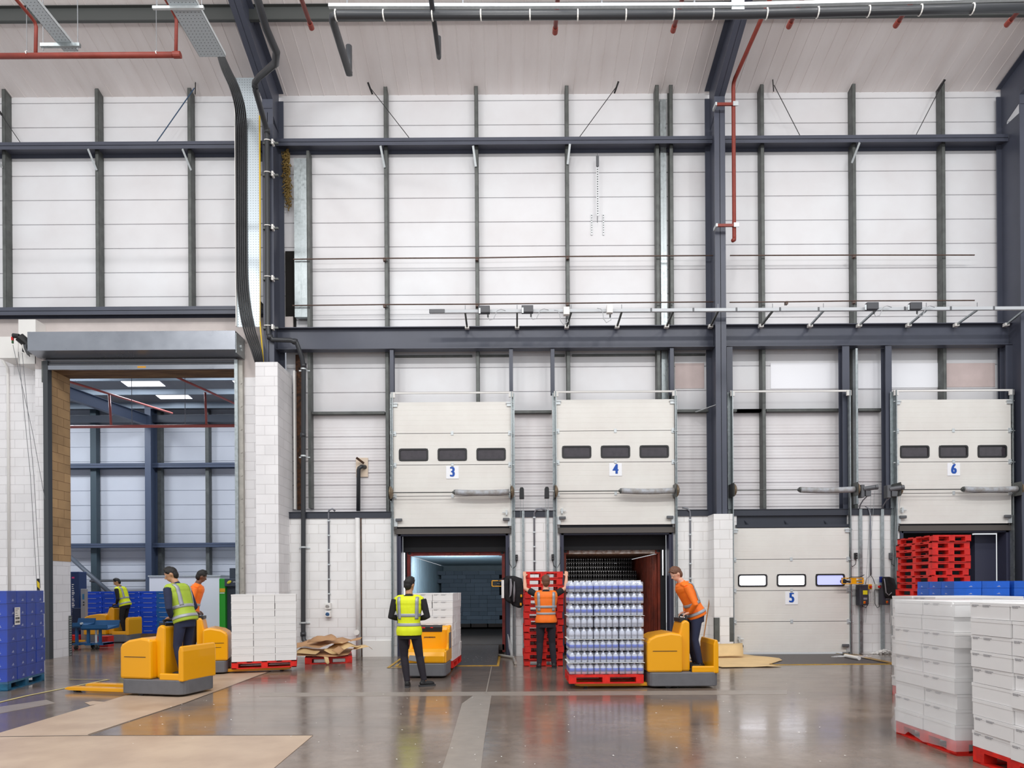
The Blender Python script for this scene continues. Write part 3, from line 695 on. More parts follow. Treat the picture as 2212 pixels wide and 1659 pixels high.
# dock strip lamps beside the container mouths
M_LED = emis('led_strip', 'ffffff', 9.0)
for x, z0, z1, lab in ((c3[0] - .035, 1.45, 2.52, 'bright vertical strip lamp left of the red container'), (c3[1] + .035, .25, 2.52, 'bright vertical strip lamp right of the red container'),
                       (c4[0] - .03, 2.0, 2.55, 'short strip lamp left of the rusty container'), (c4[1] + .03, 1.9, 2.55, 'short strip lamp right of the rusty container')):
    r = thing('strip_lamp', lab, 'lamp', (x, .34, z0))
    MB().box(x - .02, x + .02, .335, .355, z0, z1).build('lamp_housing', M_GREY, r)
    MB().cyl((x, .33, z0 + .02), (x, .33, z1 - .02), .009 if 'rusty' not in lab else .006, 8).build('lamp_tube', M_LED, r)
area('container_fill', (cx3, .55, 2.25), (math.radians(70), 0, 0), 1.6, .25, 48, (.95, .98, 1))  # added fill inside both container mouths, carrying the strip lamps' glow deeper
area('container_fill', (cx4, .55, 2.25), (math.radians(62), 0, 0), 1.6, .25, 7, (1, .92, .85))

# ------------------------------------------------ cartons in the red container
M_CART = [mat('slate_carton_%d' % i, c, 0.65) for i, c in enumerate(('66788a', '5f7284', '6c7f92'))]
YB = 6.5; RH = .1375; NR = 13
bxL, bxR = cx3 - 1.13, cx3 + 1.13
protos = {}
def slate(w, mi):
    if (w, mi) not in protos:
        mb = MB().box(-w / 2, w / 2, 0, .38, 0, RH - .006); me = mb.mesh('carton'); me.materials.append(M_CART[mi]); protos[(w, mi)] = me
    return protos[(w, mi)]
random.seed(11); zb = .42
for r_ in range(4):
    tag(MB().box(bxL + r_ * .57, bxL + r_ * .57 + .53, YB - .02, YB + 1.1, .30, zb).build('pallet_dark', M_CFLR), 'dark pallet, number %s from the left, under the slate cartons' % ('one', 'two', 'three', 'four')[r_], 'pallet', group='dark pallets in the red container')
CO = ['leftmost', 'second', 'third', 'fourth', 'fifth', 'sixth', 'seventh', 'eighth', 'ninth', 'tenth', 'eleventh', 'twelfth', 'thirteenth']
for r_ in range(NR):
    x = bxL + random.choice((0, .0, .13)); c = 0
    if r_ == 4: x = bxL
    while x < bxR - .2:
        w = random.choice((.276, .276, .552)) if x < bxR - .56 else .276
        o = bpy.data.objects.new('carton', slate(w, random.randrange(3))); COL.objects.link(o); o.location = (x + w / 2, YB + random.uniform(-.012, .012), zb + r_ * RH)
        tag(o, 'slate blue carton, %s row, %s in its row, in the red container' % (up(r_, NR).replace(' from the bottom', ' up'), CO[c]), 'carton', group='slate blue cartons in the red container')
        x += w + .006; c += 1

# ------------------------------------------------ can trays in the rusty container
M_CAN = mat('black_can', '17171a', 0.3, metal=.3); M_LID = mat('can_lid', 'c9ccd2', 0.22, metal=.9); M_FILM = mat('clear_film', 'ffffff', 0.12, alpha=.12)
tr0 = thing('can_tray', 'x', 'tray of cans', (0, 0, 0)); mb = MB(); ml = MB()
for i in range(6):
    for j in range(3):
        x = -.165 + .066 * i; y = .035 + .066 * j
        mb.cyl((x, y, .008), (x, y, .103), .031, 10); ml.cyl((x, y, .103), (x, y, .112), .026, 10)
mb.box(-.2, .2, 0, .2, 0, .03)
mb.build('cans', M_CAN, tr0, world=False); ml.build('can_lids', M_LID, tr0, world=False)
def trays(x0, Y, n_rows, n_cols, lab, r_from=0):
    first = True
    for r_ in range(r_from, n_rows):
        for c in range(n_cols):
            l = 'can tray, %s up, %s from left, %s stack' % (ORD[r_] if r_ else 'bottom', ('first', 'second', 'third', 'fourth', 'fifth')[c], lab)
            dup(tr0, (x0 + .2 + .41 * c, Y + random.uniform(-.01, .01), .25 + r_ * .122), 0, l, 'black can trays in the %s stack' % lab)
trays(cx4 - 1.05, 2.4, 15, 5, 'lower front container'); trays(cx4 - 1.05, 3.1, 18, 5, 'taller rear container')
for c in [c for c in bpy.data.objects if c.parent == tr0]: bpy.data.objects.remove(c)
bpy.data.objects.remove(tr0)

# ------------------------------------------------ dock levellers
M_TREAD = mat('tread_plate', '5b5452', 0.45, metal=.3, var=0.25, scale=10, bump=.8, bscale=60)
def leveller(xa, xb, yf, label, rise=.23, yb=.40):
    r = thing('dock_leveller', label, 'dock leveller', ((xa + xb) / 2, yf, 0))
    mb = MB(); zf, zb_ = .006, rise
    mb.add([(xa, yf, 0), (xb, yf, 0), (xb, yb, 0), (xa, yb, 0), (xa, yf, zf), (xb, yf, zf), (xb, yb, zb_), (xa, yb, zb_)], [(0, 3, 2, 1), (4, 5, 6, 7), (0, 1, 5, 4), (1, 2, 6, 5), (2, 3, 7, 6), (3, 0, 4, 7)])
    mb.build('ramp_plate', M_TREAD, r)
    e = MB(); e.box(xa - .05, xa, yf - .05, -.06, 0, .012); e.box(xb, xb + .05, yf - .05, -.06, 0, .012); e.box(xa - .05, xb + .05, yf - .09, yf - .05, 0, .010)
    e.build('yellow_edging', M_LINEY, r); return r
leveller(-2.38, -.30, -1.95, 'dark tread plate dock leveller ramping up to the red container')
leveller(1.35, 3.5, -1.95, 'dark tread plate dock leveller in front of door four')
leveller(5.45, 7.95, -2.1, 'flat dark tread plate leveller in front of closed door five', .006, -.06)
line([G(1806, 1411), G(1930, 1436)], .05, 'yellow slanting line at the right end of the door five leveller')
line([G(1836, 1411), G(1935, 1433)], .03, 'second thin yellow line near the foot of the control boxes')
line([G(866, 1423), G(838, 1443), G(905, 1443)], .06, 'yellow slanting line left of the door three leveller')
M_DEB = mat('white_scraps', 'e8e6e2', 0.6)
mb = MB(); random.seed(5)
for i in range(90):
    x, y = random.uniform(-1.1, -.34), random.uniform(-1.7, .3); z = .012 + .22 * (y + 1.95) / 2.5; s_ = random.uniform(.006, .022)
    a = random.uniform(0, 3); mb.add([(x, y, z), (x + s_ * math.cos(a), y + s_ * math.sin(a), z + .004), (x + s_ * math.cos(a + 1), y + s_ * math.sin(a + 1), z + .002)], [(0, 1, 2)])
tag(mb.build('debris', M_DEB, fix=False), 'scattered white scraps lying on the door three ramp', 'debris', kind='stuff')
mb = MB()
for i in range(140):
    g = G(random.uniform(250, 1900), random.uniform(1450, 1655)); s_ = random.uniform(.006, .03); a = random.uniform(0, 3)
    mb.add([(g.x, g.y, .008), (g.x + s_ * math.cos(a), g.y + s_ * math.sin(a), .011), (g.x + s_ * math.cos(a + .6), g.y + s_ * math.sin(a + .6), .009)], [(0, 1, 2)])
tag(mb.build('debris', M_DEB, fix=False), 'tiny pale scraps scattered over the warehouse floor', 'debris', kind='stuff')
# ================================================================== PIPES, TRAYS AND FITTINGS
M_PERF = mat('perforated_tray', 'c4ced4', 0.35, metal=.35)
def perf(m, size=.06, rr=.16):
    nt = m.node_tree; N = nt.nodes; L = nt.links; b = N['Principled BSDF']
    tc = N.new('ShaderNodeTexCoord'); v = N.new('ShaderNodeTexVoronoi'); v.inputs['Scale'].default_value = 1 / size; v.inputs['Randomness'].default_value = 0
    L.new(tc.outputs['Object'], v.inputs[0]); lt = N.new('ShaderNodeMath'); lt.operation = 'LESS_THAN'; lt.inputs[1].default_value = .13; L.new(v.outputs['Distance'], lt.inputs[0])
    mx = N.new('ShaderNodeMix'); mx.data_type = 'RGBA'; mx.inputs[6].default_value = b.inputs['Base Color'].default_value; mx.inputs[7].default_value = lin('4a5258'); L.new(lt.outputs[0], mx.inputs[0]); L.new(mx.outputs[2], b.inputs['Base Color'])
v_ = perf(M_PERF)
M_REDP = M_RED
# branch sprinkler pipes ending overhead
ZB = 10.5
for k, (px, py, lab) in enumerate(((673, 60, 'red pipe stub ending just right of the left rafter'), (1199, 70, 'red pipe stub overhead, the one nearest the picture centre'), (1454, 66, 'red pipe stub ending left of the middle rafter'), (1704, 57, 'red pipe stub ending first to the right of the middle rafter'),
                    (1935, 55, 'red pipe stub ending over the gap between doors five and six'), (2175, 53, 'red pipe stub ending near the right edge'))):
    s0 = (1268 - py - ROLL * (px - 1103) * 0) / (ZB - 1.65); Y = FPX / s0 - 16; a = P(px, py, Y)
    r = thing('sprinkler_pipe', lab, 'pipe', (a.x, a.y, a.z), group='red sprinkler pipes under the roof')
    MB().cyl((a.x, a.y, a.z), (a.x, a.y - 4, a.z), .034, 12).build('pipe_run', M_RED, r, smooth=True)
    MB().cyl((a.x, a.y - .09, a.z), (a.x, a.y + .01, a.z), .043, 12).build('end_cap', M_RED, r)
# left sprinkler main with two risers
Y = -4.0; a, b = P(-30, 121.5, Y), P(389, 118.5, Y)
r = thing('sprinkler_pipe', 'long horizontal red sprinkler main at the top left with risers', 'pipe', (b.x, Y, b.z))
MB().cyl(a, b, .047, 14).build('pipe_run', M_RED, r, smooth=True)
MB().cyl((b.x - .12, Y, b.z), (b.x + .01, Y, b.z), .056, 14).build('end_cap', M_RED, r)
for px, py, q in ((78, 50, (45, -2)), (381, 38, (362, 4))):
    p0 = P(px - 1, 116, Y); p1 = P(px, py, Y); s1 = (1268 - q[1]) / (p1.z - 1.65); Y2 = FPX / s1 - 16; p2 = Vector((p1.x, Y2 - 2.0, p1.z))
    MB().tube([p0, p1 + Vector((0, 0, -.06)), p1 + Vector((0, -.04, -.01)), p1 + Vector((0, -.12, 0)), p2], .03, 10).build('riser', M_RED, r, smooth=True)
M_ROD = mat('thin_rod', '8d9094', 0.4, metal=.5)
for px in (58, 338):
    p0 = P(px, 116, Y); MB().cyl(p0, (p0.x, Y, 14.8), .006, 6).build('hanger_rod', M_ROD, r); mb = MB(); mb.tube([p0 + Vector((0, 0, .05)), p0 + Vector((.01, -.052, 0)), p0 + Vector((.02, -.05, -.04))], .008, 6); mb.build('hanger_clip', M_WHITE, r)
# vertical red pipe on the middle column
Y = -.56; a = P(1584, 178, Y); b = P(1584, 512, Y)
r = thing('sprinkler_pipe', 'red pipe coming down beside the middle column and stopping short', 'pipe', (a.x, Y, b.z))
MB().tube([(a.x, -7, a.z), (a.x, Y - .12, a.z), (a.x, Y - .03, a.z - .03), (a.x, Y, a.z - .12), (a.x, Y, b.z), (a.x - .01, Y - .03, b.z - .08), (a.x - .06, Y - .08, b.z - .12)], .045, 12).build('pipe_run', M_RED, r, smooth=True)
for py in (228, 489):
    z = PZ(py, Y, 1565); MB().box(4.80, a.x + .07, Y - .06, Y - .02, z - .03, z + .03).build('clamp_bar', M_RED, r)
    MB().box(4.79, 4.83, Y - .07, -.42, z - .035, z + .035).box(a.x - .03, a.x + .09, Y - .075, Y - .055, z - .05, z + .05).build('clamp_plate', M_GALVL, r)
# overhead black drainpipe on its channel
YO = -6.5; pts = [P(x, y, YO) for x, y in ((718, 33), (1100, 33), (1350, 32.5), (1600, 31), (1900, 24), (2240, 16))]
r = thing('drain_pipe', 'long black drainpipe running across under the roof at the top', 'pipe', tuple(pts[0]))
e = pts[0]; s1 = (1268 - 155) / (e.z - 1.65); Y2 = FPX / s1 - 16
MB().tube([(e.x - .02, Y2, e.z), (e.x - .02, YO + .1, e.z), (e.x, YO + .03, e.z), (e.x + .08, YO, e.z)] + pts[1:], .057, 14).build('pipe_run', M_PIPEB, r, smooth=True)
MB().tube([(e.x - .02, Y2 + .02, e.z - .03), (e.x - .02, Y2, e.z + .02), (e.x - .02, Y2, e.z + .42)], .05, 12).build('branch', M_PIPEB, r, smooth=True)
def yat(px):
    for a, b in zip(((718, 33), (1100, 33), (1350, 32.5), (1600, 31), (1900, 24)), ((1100, 33), (1350, 32.5), (1600, 31), (1900, 24), (2240, 16))):
        if px <= b[0]: return a[1] + (b[1] - a[1]) * (px - a[0]) / (b[0] - a[0])
for px in (726, 829, 934, 1039, 1145, 1248, 1352, 1455, 1540, 1656, 1766, 1876, 1988, 2100):
    c = P(px, yat(px), YO); mb = MB(); n = 12
    mb.tube([(c.x + .004 * math.sin(t), c.y + .064 * math.sin(t), c.z + .064 * math.cos(t)) for t in [2 * PI * k / n for k in range(n + 1)]], .01, 6); mb.build('strap', M_WHITE, r)
a = [P(px, yat(px) - 20, YO) for px in (710, 1100, 1600, 1900, 2240)]
r = thing('support_channel', 'light galvanised channel carrying the overhead black drainpipe', 'channel', tuple(a[0])); mb = MB()
for p, q in zip(a[:-1], a[1:]): mb.bar(p, q, .05, .045)
mb.build('channel_run', M_GALVL, r)
for px in (750, 1000, 1300, 1500, 1850): c = P(px, yat(px) - 20, YO); MB().cyl(c, (c.x, YO, 12.5), .012, 6).build('hanger_rod', M_ROD, r)
p = P(1600, 12, YO); MB().box(p.x - .13, p.x + .05, YO - .01, YO + .01, p.z - .1, p.z + 1).build('hanger_plate', M_GALVL, r)
# second black branch pipe
Z2 = 9.85; Y2 = FPX / ((1268 - 122) / (Z2 - 1.65)) - 16; a = P(948, 122, Y2)
tag(MB().tube([(a.x, -8.5, a.z), (a.x, Y2 - .1, a.z), (a.x, Y2, a.z - .01), (a.x, Y2, a.z + .3)], .036, 10).build('drain_branch_pipe', M_PIPEB, smooth=True), 'short black branch pipe poking down left of centre under the roof', 'pipe')

# ---- black downpipe by the first column
D = [(545, -40, -4.0), (575, 62, -3.1), (597, 112, -2.7), (595, 136, -2.4), (560, 166, -1.7), (551, 178, -1.5), (552, 196, -1.3), (574, 272, -.62), (577, 292, -.5), (578.5, 700, -.5), (580, 722, -.5), (588, 734, -.48), (628, 735, -.35), (641, 741, -.3), (652, 772, -.2), (656, 795, -.1), (655, 1300, -.1), (655, 1368, -.1), (656, 1382, -.12), (664, 1391, -.16), (671, 1388, -.2)]
pts = [P(*d) for d in D]
r = thing('downpipe', 'dark grey downpipe cranking from the first column down to the cardboard pile', 'downpipe', tuple(pts[9]))
MB().tube(pts, [.075] * 4 + [.062] * 4 + [.056] * 13, 14).build('pipe_run', M_PIPEB, r, smooth=True)
for px, py, Y in ((551, 184, -1.45), (577, 283, -.55), (583, 728, -.49), (637, 738, -.31), (656, 790, -.12), (655, 940, -.1), (655, 1370, -.1)):
    c = P(px, py, Y); MB().cyl(c + Vector((0, 0, -.05)), c + Vector((0, 0, .05)), .068, 14).build('collar', M_PIPEB, r, smooth=True)
for py in (303, 372, 487, 597, 703):
    c = P(577.5, py, -.5); mb = MB(); n = 14
    mb.tube([(c.x + .066 * math.cos(t), c.y + .066 * math.sin(t), c.z + .02 * math.sin(t)) for t in [2 * PI * k / n for k in range(n + 1)]], .012, 6); mb.build('strap', M_WHITE, r)
    MB().box(c.x - .12, c.x + .24, -.47, -.43, c.z - .06, c.z - .02).build('bracket_bar', M_GALVD, r)
    MB().box(c.x + .1, c.x + .14, -.52, -.41, c.z - .09, c.z + .02).cyl((c.x + .12, -.52, c.z - .03), (c.x + .2, -.6, c.z - .1), .008, 6).build('beam_clamp', M_WHITE, r)
for py in (797, 985, 1182, 1345):
    c = P(655.5, py, -.1); MB().cyl(c + Vector((0, 0, -.018)), c + Vector((0, 0, .018)), .064, 14).box(c.x - .13, c.x + .13, -.03, .0, c.z - .03, c.z - .005).build('strap', M_GALVL, r)

# ---- overhead cable trays and the vertical tray
def tray(name, label, x0, x1, y0, y1, z, mat_=M_PERF):
    r = thing(name, label, 'cable tray', ((x0 + x1) / 2, y1, z))
    MB().box(x0, x1, y0, y1, z, z + .004).build('tray_base', mat_, r)
    MB().box(x0, x0 + .004, y0, y1, z, z + .06).box(x1 - .004, x1, y0, y1, z, z + .06).build('tray_edge', M_GALVL, r)
    return r
ZT = 10.9; YE = FPX / (1149 / (ZT - 1.65)) - 16
xa, xb = P(431, 120, YE).x, P(488, 120, YE).x
rB = tray('cable_tray', 'wide light perforated cable tray ending above the left column', xa, xb, -9, YE, ZT)
Yc = FPX / (1259 / (ZT - 1.65)) - 16; MB().box(xa - .27, xb + .08, Yc - .02, Yc + .02, ZT - .045, ZT - .003).build('support_strut', M_GALVL, rB)
for x in (xa - .2, xb + .05): MB().cyl((x, Yc, ZT - .04), (x, Yc, 14.5), .007, 6).build('hanger_rod', M_ROD, rB)
YE2 = FPX / (1163 / (ZT - 1.65)) - 16; xa, xb = P(138, 106, YE2).x, P(169, 106, YE2).x
rA = tray('cable_tray', 'narrow dull perforated cable tray at the top left', xa, xb, -9, YE2, ZT, M_PERF)
Yc = FPX / (1180 / (ZT - 1.65)) - 16; MB().box(xa - .28, xb + .14, Yc - .025, Yc + .025, ZT - .06, ZT - .003).build('support_strut', M_GALV, rA)
for x in (xa - .24, xb + .1): MB().cyl((x, Yc, ZT - .12), (x, Yc, 14.5), .007, 6).build('hanger_rod', M_ROD, rA)
YV = -.46
a, b = P(508, 168, YV), P(563, 706, YV); xl, xr = a.x, PX(562, YV, 480)
r = thing('cable_tray', 'tall vertical perforated cable tray left of the first column', 'cable tray', ((xl + xr) / 2, YV, b.z))
MB().box(xl, xr, YV, YV + .004, b.z, a.z).build('tray_base', M_PERF, r)
MB().box(xl, xl + .012, YV - .06, YV, b.z, a.z).box(xr - .006, xr, YV - .06, YV, b.z, a.z).build('tray_edge', M_WHITE, r)
MB().box(xl + .05, xr - .05, YV + .004, -.02, b.z + .6, b.z + .66).box(xl + .05, xr - .05, YV + .004, .1, a.z - 1.6, a.z - 1.54).build('tray_bracket', M_GALVD, r)
# cables
M_CAB = mat('black_cable', '202023', 0.45); M_CABY = mat('yellow_cable', 'e8c21c', 0.5)
cabs = ['leftmost', 'second', 'third', 'fourth', 'fifth', 'rightmost']
yE = YE
for k in range(6):
    d = k * 4.2
    path = [(470 + k * 2.2, 116, yE), (480 + d * .8, 150, -3.2), (499 + d * .9, 195, -1.6), (510 + d * .95, 245, -.62), (511 + d, 330, YV - .03), (511.5 + d, 520, YV - .03), (513 + d * 1.05, 620, YV - .03), (524 + d * 1.1, 700, YV - .03), (543 + d * .95, 755, YV - .2), (552 + d * .75, 783, -.62)]
    pts = [P(*q) for q in path]; sm = []
    for i in range(len(pts) - 1):
        p0, p1, p2, p3 = pts[max(i - 1, 0)], pts[i], pts[i + 1], pts[min(i + 2, len(pts) - 1)]
        for t in (0, .25, .5, .75):
            sm.append(.5 * ((2 * p1) + (p2 - p0) * t + (2 * p0 - 5 * p1 + 4 * p2 - p3) * t * t + (3 * p1 - p0 - 3 * p2 + p3) * t ** 3))
    sm.append(pts[-1])
    tag(MB().tube(sm, .019, 8).build('power_cable', M_CAB, smooth=True), 'thick black cable, %s of the bundle on the vertical tray' % cabs[k], 'cable', group='black cables on the vertical tray')
tag(MB().tube([P(561, 250, YV - .03), P(562, 450, YV - .03), P(561.5, 690, YV - .03), P(563, 715, YV - .1), P(569, 782, -.6)], .014, 7).build('power_cable', M_CABY, smooth=True), 'thin yellow cable beside the vertical tray', 'cable')

# ---- thin wall braces and knee struts
for (x0, y0, x1, y1, lab, m) in ((800, 190, 888, 299, 'thin dark diagonal rod above the beam over door three', M_CAB), (1331, 188, 1249, 296, 'thin dark diagonal rod right of the picture centre at the top', M_CAB), (1672, 184, 1729, 291, 'thin dark diagonal rod first right of the middle column', M_CAB),
                             (2034, 184, 1977, 291, 'thin dark diagonal rod above door six', M_CAB), (-5, 236, 46, 307, 'thin dark diagonal rod at the left edge', M_CAB), (420, 190, 338, 303, 'blue painted diagonal rod left of the cable bundle', mat('blue_rod', '35506e', .5))):
    a, b = P(x0, y0, .1), P(x1, y1 + 4, .12); r = thing('brace_rod', lab, 'brace rod', tuple(b)); MB().cyl(a, b, .012 if m != M_CAB else .009, 7).build('rod', m, r)
    s_ = 1 if x1 > x0 else -1; MB().bar(a + Vector((-.05 * s_, -.05, .10)), a + Vector((.03 * s_, .1, -.08)), .02, .05).build('end_clip', M_BLACK, r)
for (x0, y0, x1, y1, lab) in ((190, 322, 209, 368, 'short knee strut under the left part of the upper beam'), (394, 322, 413, 368, 'short knee strut under the beam near the blue brace'), (822, 315, 831, 362, 'short knee strut above door three'), (1022, 315, 1028, 360, 'short knee strut above the gap right of door three'),
                          (1231, 311, 1226, 355, 'short knee strut above door four'), (1857, 308, 1840, 352, 'short knee strut above doors five and six'), (-4, 345, 4, 362, 'short knee strut at the left edge')):
    a, b = P(x0, y0, .06), P(x1, y1, .22); tag(MB().bar(a, b, .05, .02).build('knee_strut', M_GALVL), lab, 'strut', group='galvanised knee struts under the upper beam')
# ---- long brown rods
for (pts, lab) in (([(634, 560), (830, 558), (1030, 557), (1226, 554), (1545, 552)], 'upper long brown rod across the panels over doors three and four'), ([(632, 660), (830, 658), (1030, 657), (1226, 655), (1545, 652)], 'lower long brown rod across the panels over doors three and four'),
                   ([(1577, 552), (1846, 551), (2105, 551)], 'upper brown rod on the panels over doors five and six'), ([(1576, 653), (1700, 652), (1846, 650), (2105, 649)], 'lower brown rod on the panels over doors five and six')):
    pp = [P(x, y, .15) for x, y in pts]; r = thing('wall_rod', lab, 'rod', tuple(pp[0])); MB().tube(pp, .016, 8).build('rod', M_BROD, r)
    for p in pp[1:-1]: MB().box(p.x - .03, p.x + .03, .15, .24, p.z - .05, p.z + .02).build('rod_clip', M_BROD, r)

# ---- lighting trunking on struts
YT = -.66; a, b = P(928, 673.5, YT), P(2240, 666, YT)
r = thing('cable_trunking', 'long slim white trunking on struts above the dock header beam', 'trunking', tuple(a)); 
MB().bar(a, b, .06, .07).build('trunking_run', mat('trunking_white', 'c6cace', .45), r); MB().bar(a + Vector((-.005, -.035, 0)), a + Vector((.35, -.035, 0)), .02, .088).build('trunking_end', M_GREY, r)
for px in (1406, 1497, 1590, 1684, 1767, 1953, 2052, 2145): c = P(px, 673.5 - (px - 928) * .0057, YT); MB().box(c.x - .02, c.x + .02, YT - .036, YT - .03, c.z - .044, c.z + .044).build('joint_cover', M_GREY, r)
for x0, x1 in ((1009, 1005), (1117, 1117), (1224, 1234), (1333, 1343), (1440, 1454), (1535, 1551), (1644, 1669), (1750, 1779), (1856, 1891), (1963, 2001), (2066, 2111), (2174, 2214)):
    yb = 709 - (x0 - 928) * .005; yt = 676 - (x0 - 928) * .0057; p, q = P(x0, yb, -.02), P(x1, yt, YT); p.z += .02
    MB().bar(p, q, .04, .04).build('support_strut', M_GALV if x0 > 1700 else M_GALVD, r); MB().box(p.x - .05, p.x + .05, -.06, .04, p.z - .04, p.z + .03).build('beam_clamp', M_WHITE, r); MB().cyl(q, q + Vector((0, 0, .17)), .008, 6).build('hanger_rod', M_ROD, r)
def fbox(name, label, cat, px, py, w, h, Y, m, d=.12, bevel=.01, tail=None):
    c = P(px, py, Y); k = sc(Y); r = thing(name, label, cat, tuple(c)); MB().box(c.x - w / 2 / k, c.x + w / 2 / k, Y - d, Y, c.z - h / 2 / k, c.z + h / 2 / k).build('housing', m, r, bevel=bevel)
    if tail:
        t = [P(px + dx, py + dy, Y - .06) for dx, dy in tail]; MB().tube(t, .009, 6).build('cable_tail', mat('pale_cable', 'b7b9bc', .5), r, smooth=True)
        MB().cyl(P(px + tail[0][0], py + h / 2, Y - .06), P(px + tail[0][0], py + h / 2 + 6, Y - .06), .018, 8).build('cable_gland', M_BLACK, r)
    return r
lp = [(8, 13), (12, 19), (20, 17), (24, 8), (28, -1), (36, -4), (46, -1)]
M_DGB = mat('dark_box', '4b4c51', .45)
for px, py, lab in ((1046, 672, 'first dark grey box on the trunking from its left end'), (1139, 671, 'second dark grey box on the trunking, above dock opening four'), (1880, 664.5, 'dark grey box on the trunking above doors five and six, left of two'), (1973, 664.5, 'dark grey box on the trunking above door six, right of two')):
    q = fbox('junction_box', lab, 'junction box', px, py, 25, 15, YT - .05, M_DGB, tail=lp)
    c = P(px - 10, py - 1, YT - .175); MB().box(c.x - .02, c.x + .02, YT - .175, YT - .168, c.z - .06, c.z + .06).build('silver_band', M_GALVL, q)
for px, py, lab in ((1223, 675, 'left white box on the trunking'), (1316, 671, 'right white box on the trunking')):
    fbox('junction_box', lab, 'junction box', px, py, 13, 17, YT - .05, M_WHITE, tail=[(2, 12), (4, 20), (-6, 26), (-12, 18), (-14, 4), (-18, -4), (-26, -5)])
# ---- hanging slotted channel and perforated strips
M_SLOT = mat('slotted_strip', 'dfe2e4', .4, metal=.2)
def strip_obj(px, y0, y1, w, Y, label, top=None):
    a, b = P(px, y0, Y), P(px, y1, Y); r = thing('perforated_strip', label, 'perforated strip', (a.x, Y, b.z)); MB().box(a.x - w / 2, a.x + w / 2, Y, Y + .02, b.z, a.z).build('strip', M_SLOT, r); MB().box(a.x - .01, a.x + .01, Y + .02, YC + .01, b.z + .1, b.z + .13).build('fixing', M_SLOT, r)
    z = b.z + .04; mb = MB()
    while z < a.z - .02: mb.box(a.x - w * .22, a.x + w * .22, Y - .003, Y, z, z + .028); z += .06
    mb.build('slots', M_BLACK, r); return r, a, b
r, a, b = strip_obj(1290.5, 337, 466, .05, .30, 'long slotted channel hanging on the wall panels')
MB().box(a.x - .035, a.x + .035, .285, .3, a.z - .26, a.z).build('dark_sleeve', M_GREY, r); MB().cyl((b.x, .31, b.z), (b.x, .31, b.z - .16), .008, 6).build('hanger_rod', M_GREY, r); MB().cyl((a.x, .31, a.z), (a.x, .31, a.z + .1), .006, 6).build('hanger_rod', M_GREY, r)
strip_obj(1278, 462, 507, .04, .42, 'left small perforated strip on the wall'); strip_obj(1303.5, 462, 507, .04, .42, 'right small perforated strip on the wall')

# ---- conduits and sockets on the low block wall
M_COND = mat('conduit_grey', '8a8d95', .4, metal=.3)
def conduit(px, y0, y1, label, top=None, sockets=()):
    a, b = P(px, y0, -.02), P(px + .5, y1, -.02); r = thing('conduit', label, 'conduit', (a.x, -.02, b.z)); pts = [b, a] + ([P(*q) for q in top] if top else [])
    MB().tube(pts, .022, 8).build('conduit_run', M_COND, r, smooth=True)
    z = b.z + .2; mb = MB()
    while z < a.z: mb.box(a.x - .03, a.x + .03, -.045, 0, z, z + .03); z += .35
    mb.build('saddle', M_GALVL, r)
    for i, y in enumerate(sockets):
        c = P(px, y, -.02); s_ = MB().box(c.x - .07, c.x + .07, -.12, 0, c.z - .075, c.z + .075).build('socket_box', M_WHITE, r, bevel=.012)
        MB().cyl((c.x, -.14, c.z - .01), (c.x, -.12, c.z), .045, 14).build('socket_cap', mat('socket_blue', '4a76a8', .4) if i else M_GALVL, s_)
conduit(710, 1106, 1302, 'slim grey conduit dropping to sockets right of the downpipe', [(711, 1102, -.04), (718, 1099, -.05), (724, 1104, -.02)], (1309, 1326))
conduit(1154, 1112, 1232, 'slim conduit between doors three and four with a curved top', [(1154, 1108, -.05), (1158, 1101, -.07), (1168, 1098.5, -.07), (1181, 1103, -.05)])
conduit(1491, 1112, 1300, 'slim conduit dropping to sockets right of door four', [(1490, 1104, -.05), (1484, 1098, -.06), (1474, 1096.5, -.05)], (1306, 1321))
for px, y0, lab in ((1130, 1104, 'galvanised trunk under the chain hoist of door three'), (1183, 1102, 'galvanised trunk under the chain hoist of door four'), (1858, 1100, 'galvanised trunk behind the left control box'), (1905, 1100, 'galvanised trunk behind the right control box')):
    a, b = P(px, y0, -.03), P(px, 1412, -.03); w = .03 if px < 1500 else .035
    tag(MB().box(a.x - w, a.x + w, -.06, 0, .02, a.z).build('wall_trunking', M_GALV), lab, 'trunking')
# boxed white pipe, black drain and board left of door three
a, b = P(772, 1119, -.06), P(772, 1417, -.06)
r = thing('boxed_pipe', 'white painted pipe on the block wall left of door three', 'pipe', (a.x, -.06, 0)); MB().tube([(a.x, -.06, 0), (a.x, -.06, a.z)], .055, 14).build('pipe_run', mat('painted_white_pipe', 'eceae8', .45, var=.08, scale=9), r, smooth=True)
c = P(771, 1366, -.12); MB().cyl((c.x, -.12, c.z), (c.x, -.17, c.z), .065, 16).build('inspection_cap', M_WHITE, r)
MB().box(a.x + .065, a.x + .085, -.03, 0, 0, a.z).build('dark_groove', M_RUST, r)
a, b = P(774.5, 1016, .30), P(774, 1104, .30)
r = thing('vent_pipe', 'dark grey vent pipe elbowing out over the boxed white pipe', 'pipe', tuple(b)); MB().tube([b, a, a + Vector((.02, -.02, .05)), a + Vector((.07, .0, .09)), a + Vector((.14, .12, .1))], .05, 12).build('pipe_run', M_PIPEB, r, smooth=True)
MB().bar(a + Vector((-.04, -.05, .3)), a + Vector((.12, .05, .18)), .05, .04).build('old_bracket', M_RUST, r)
a, b = P(769, 989, .42), P(795, 1030, .42); tag(MB().box(a.x, b.x, .41, .437, b.z, a.z).build('backing_board', mat('beige_board', 'e0cdb8', .6)), 'beige board behind the vent pipe elbow', 'board')
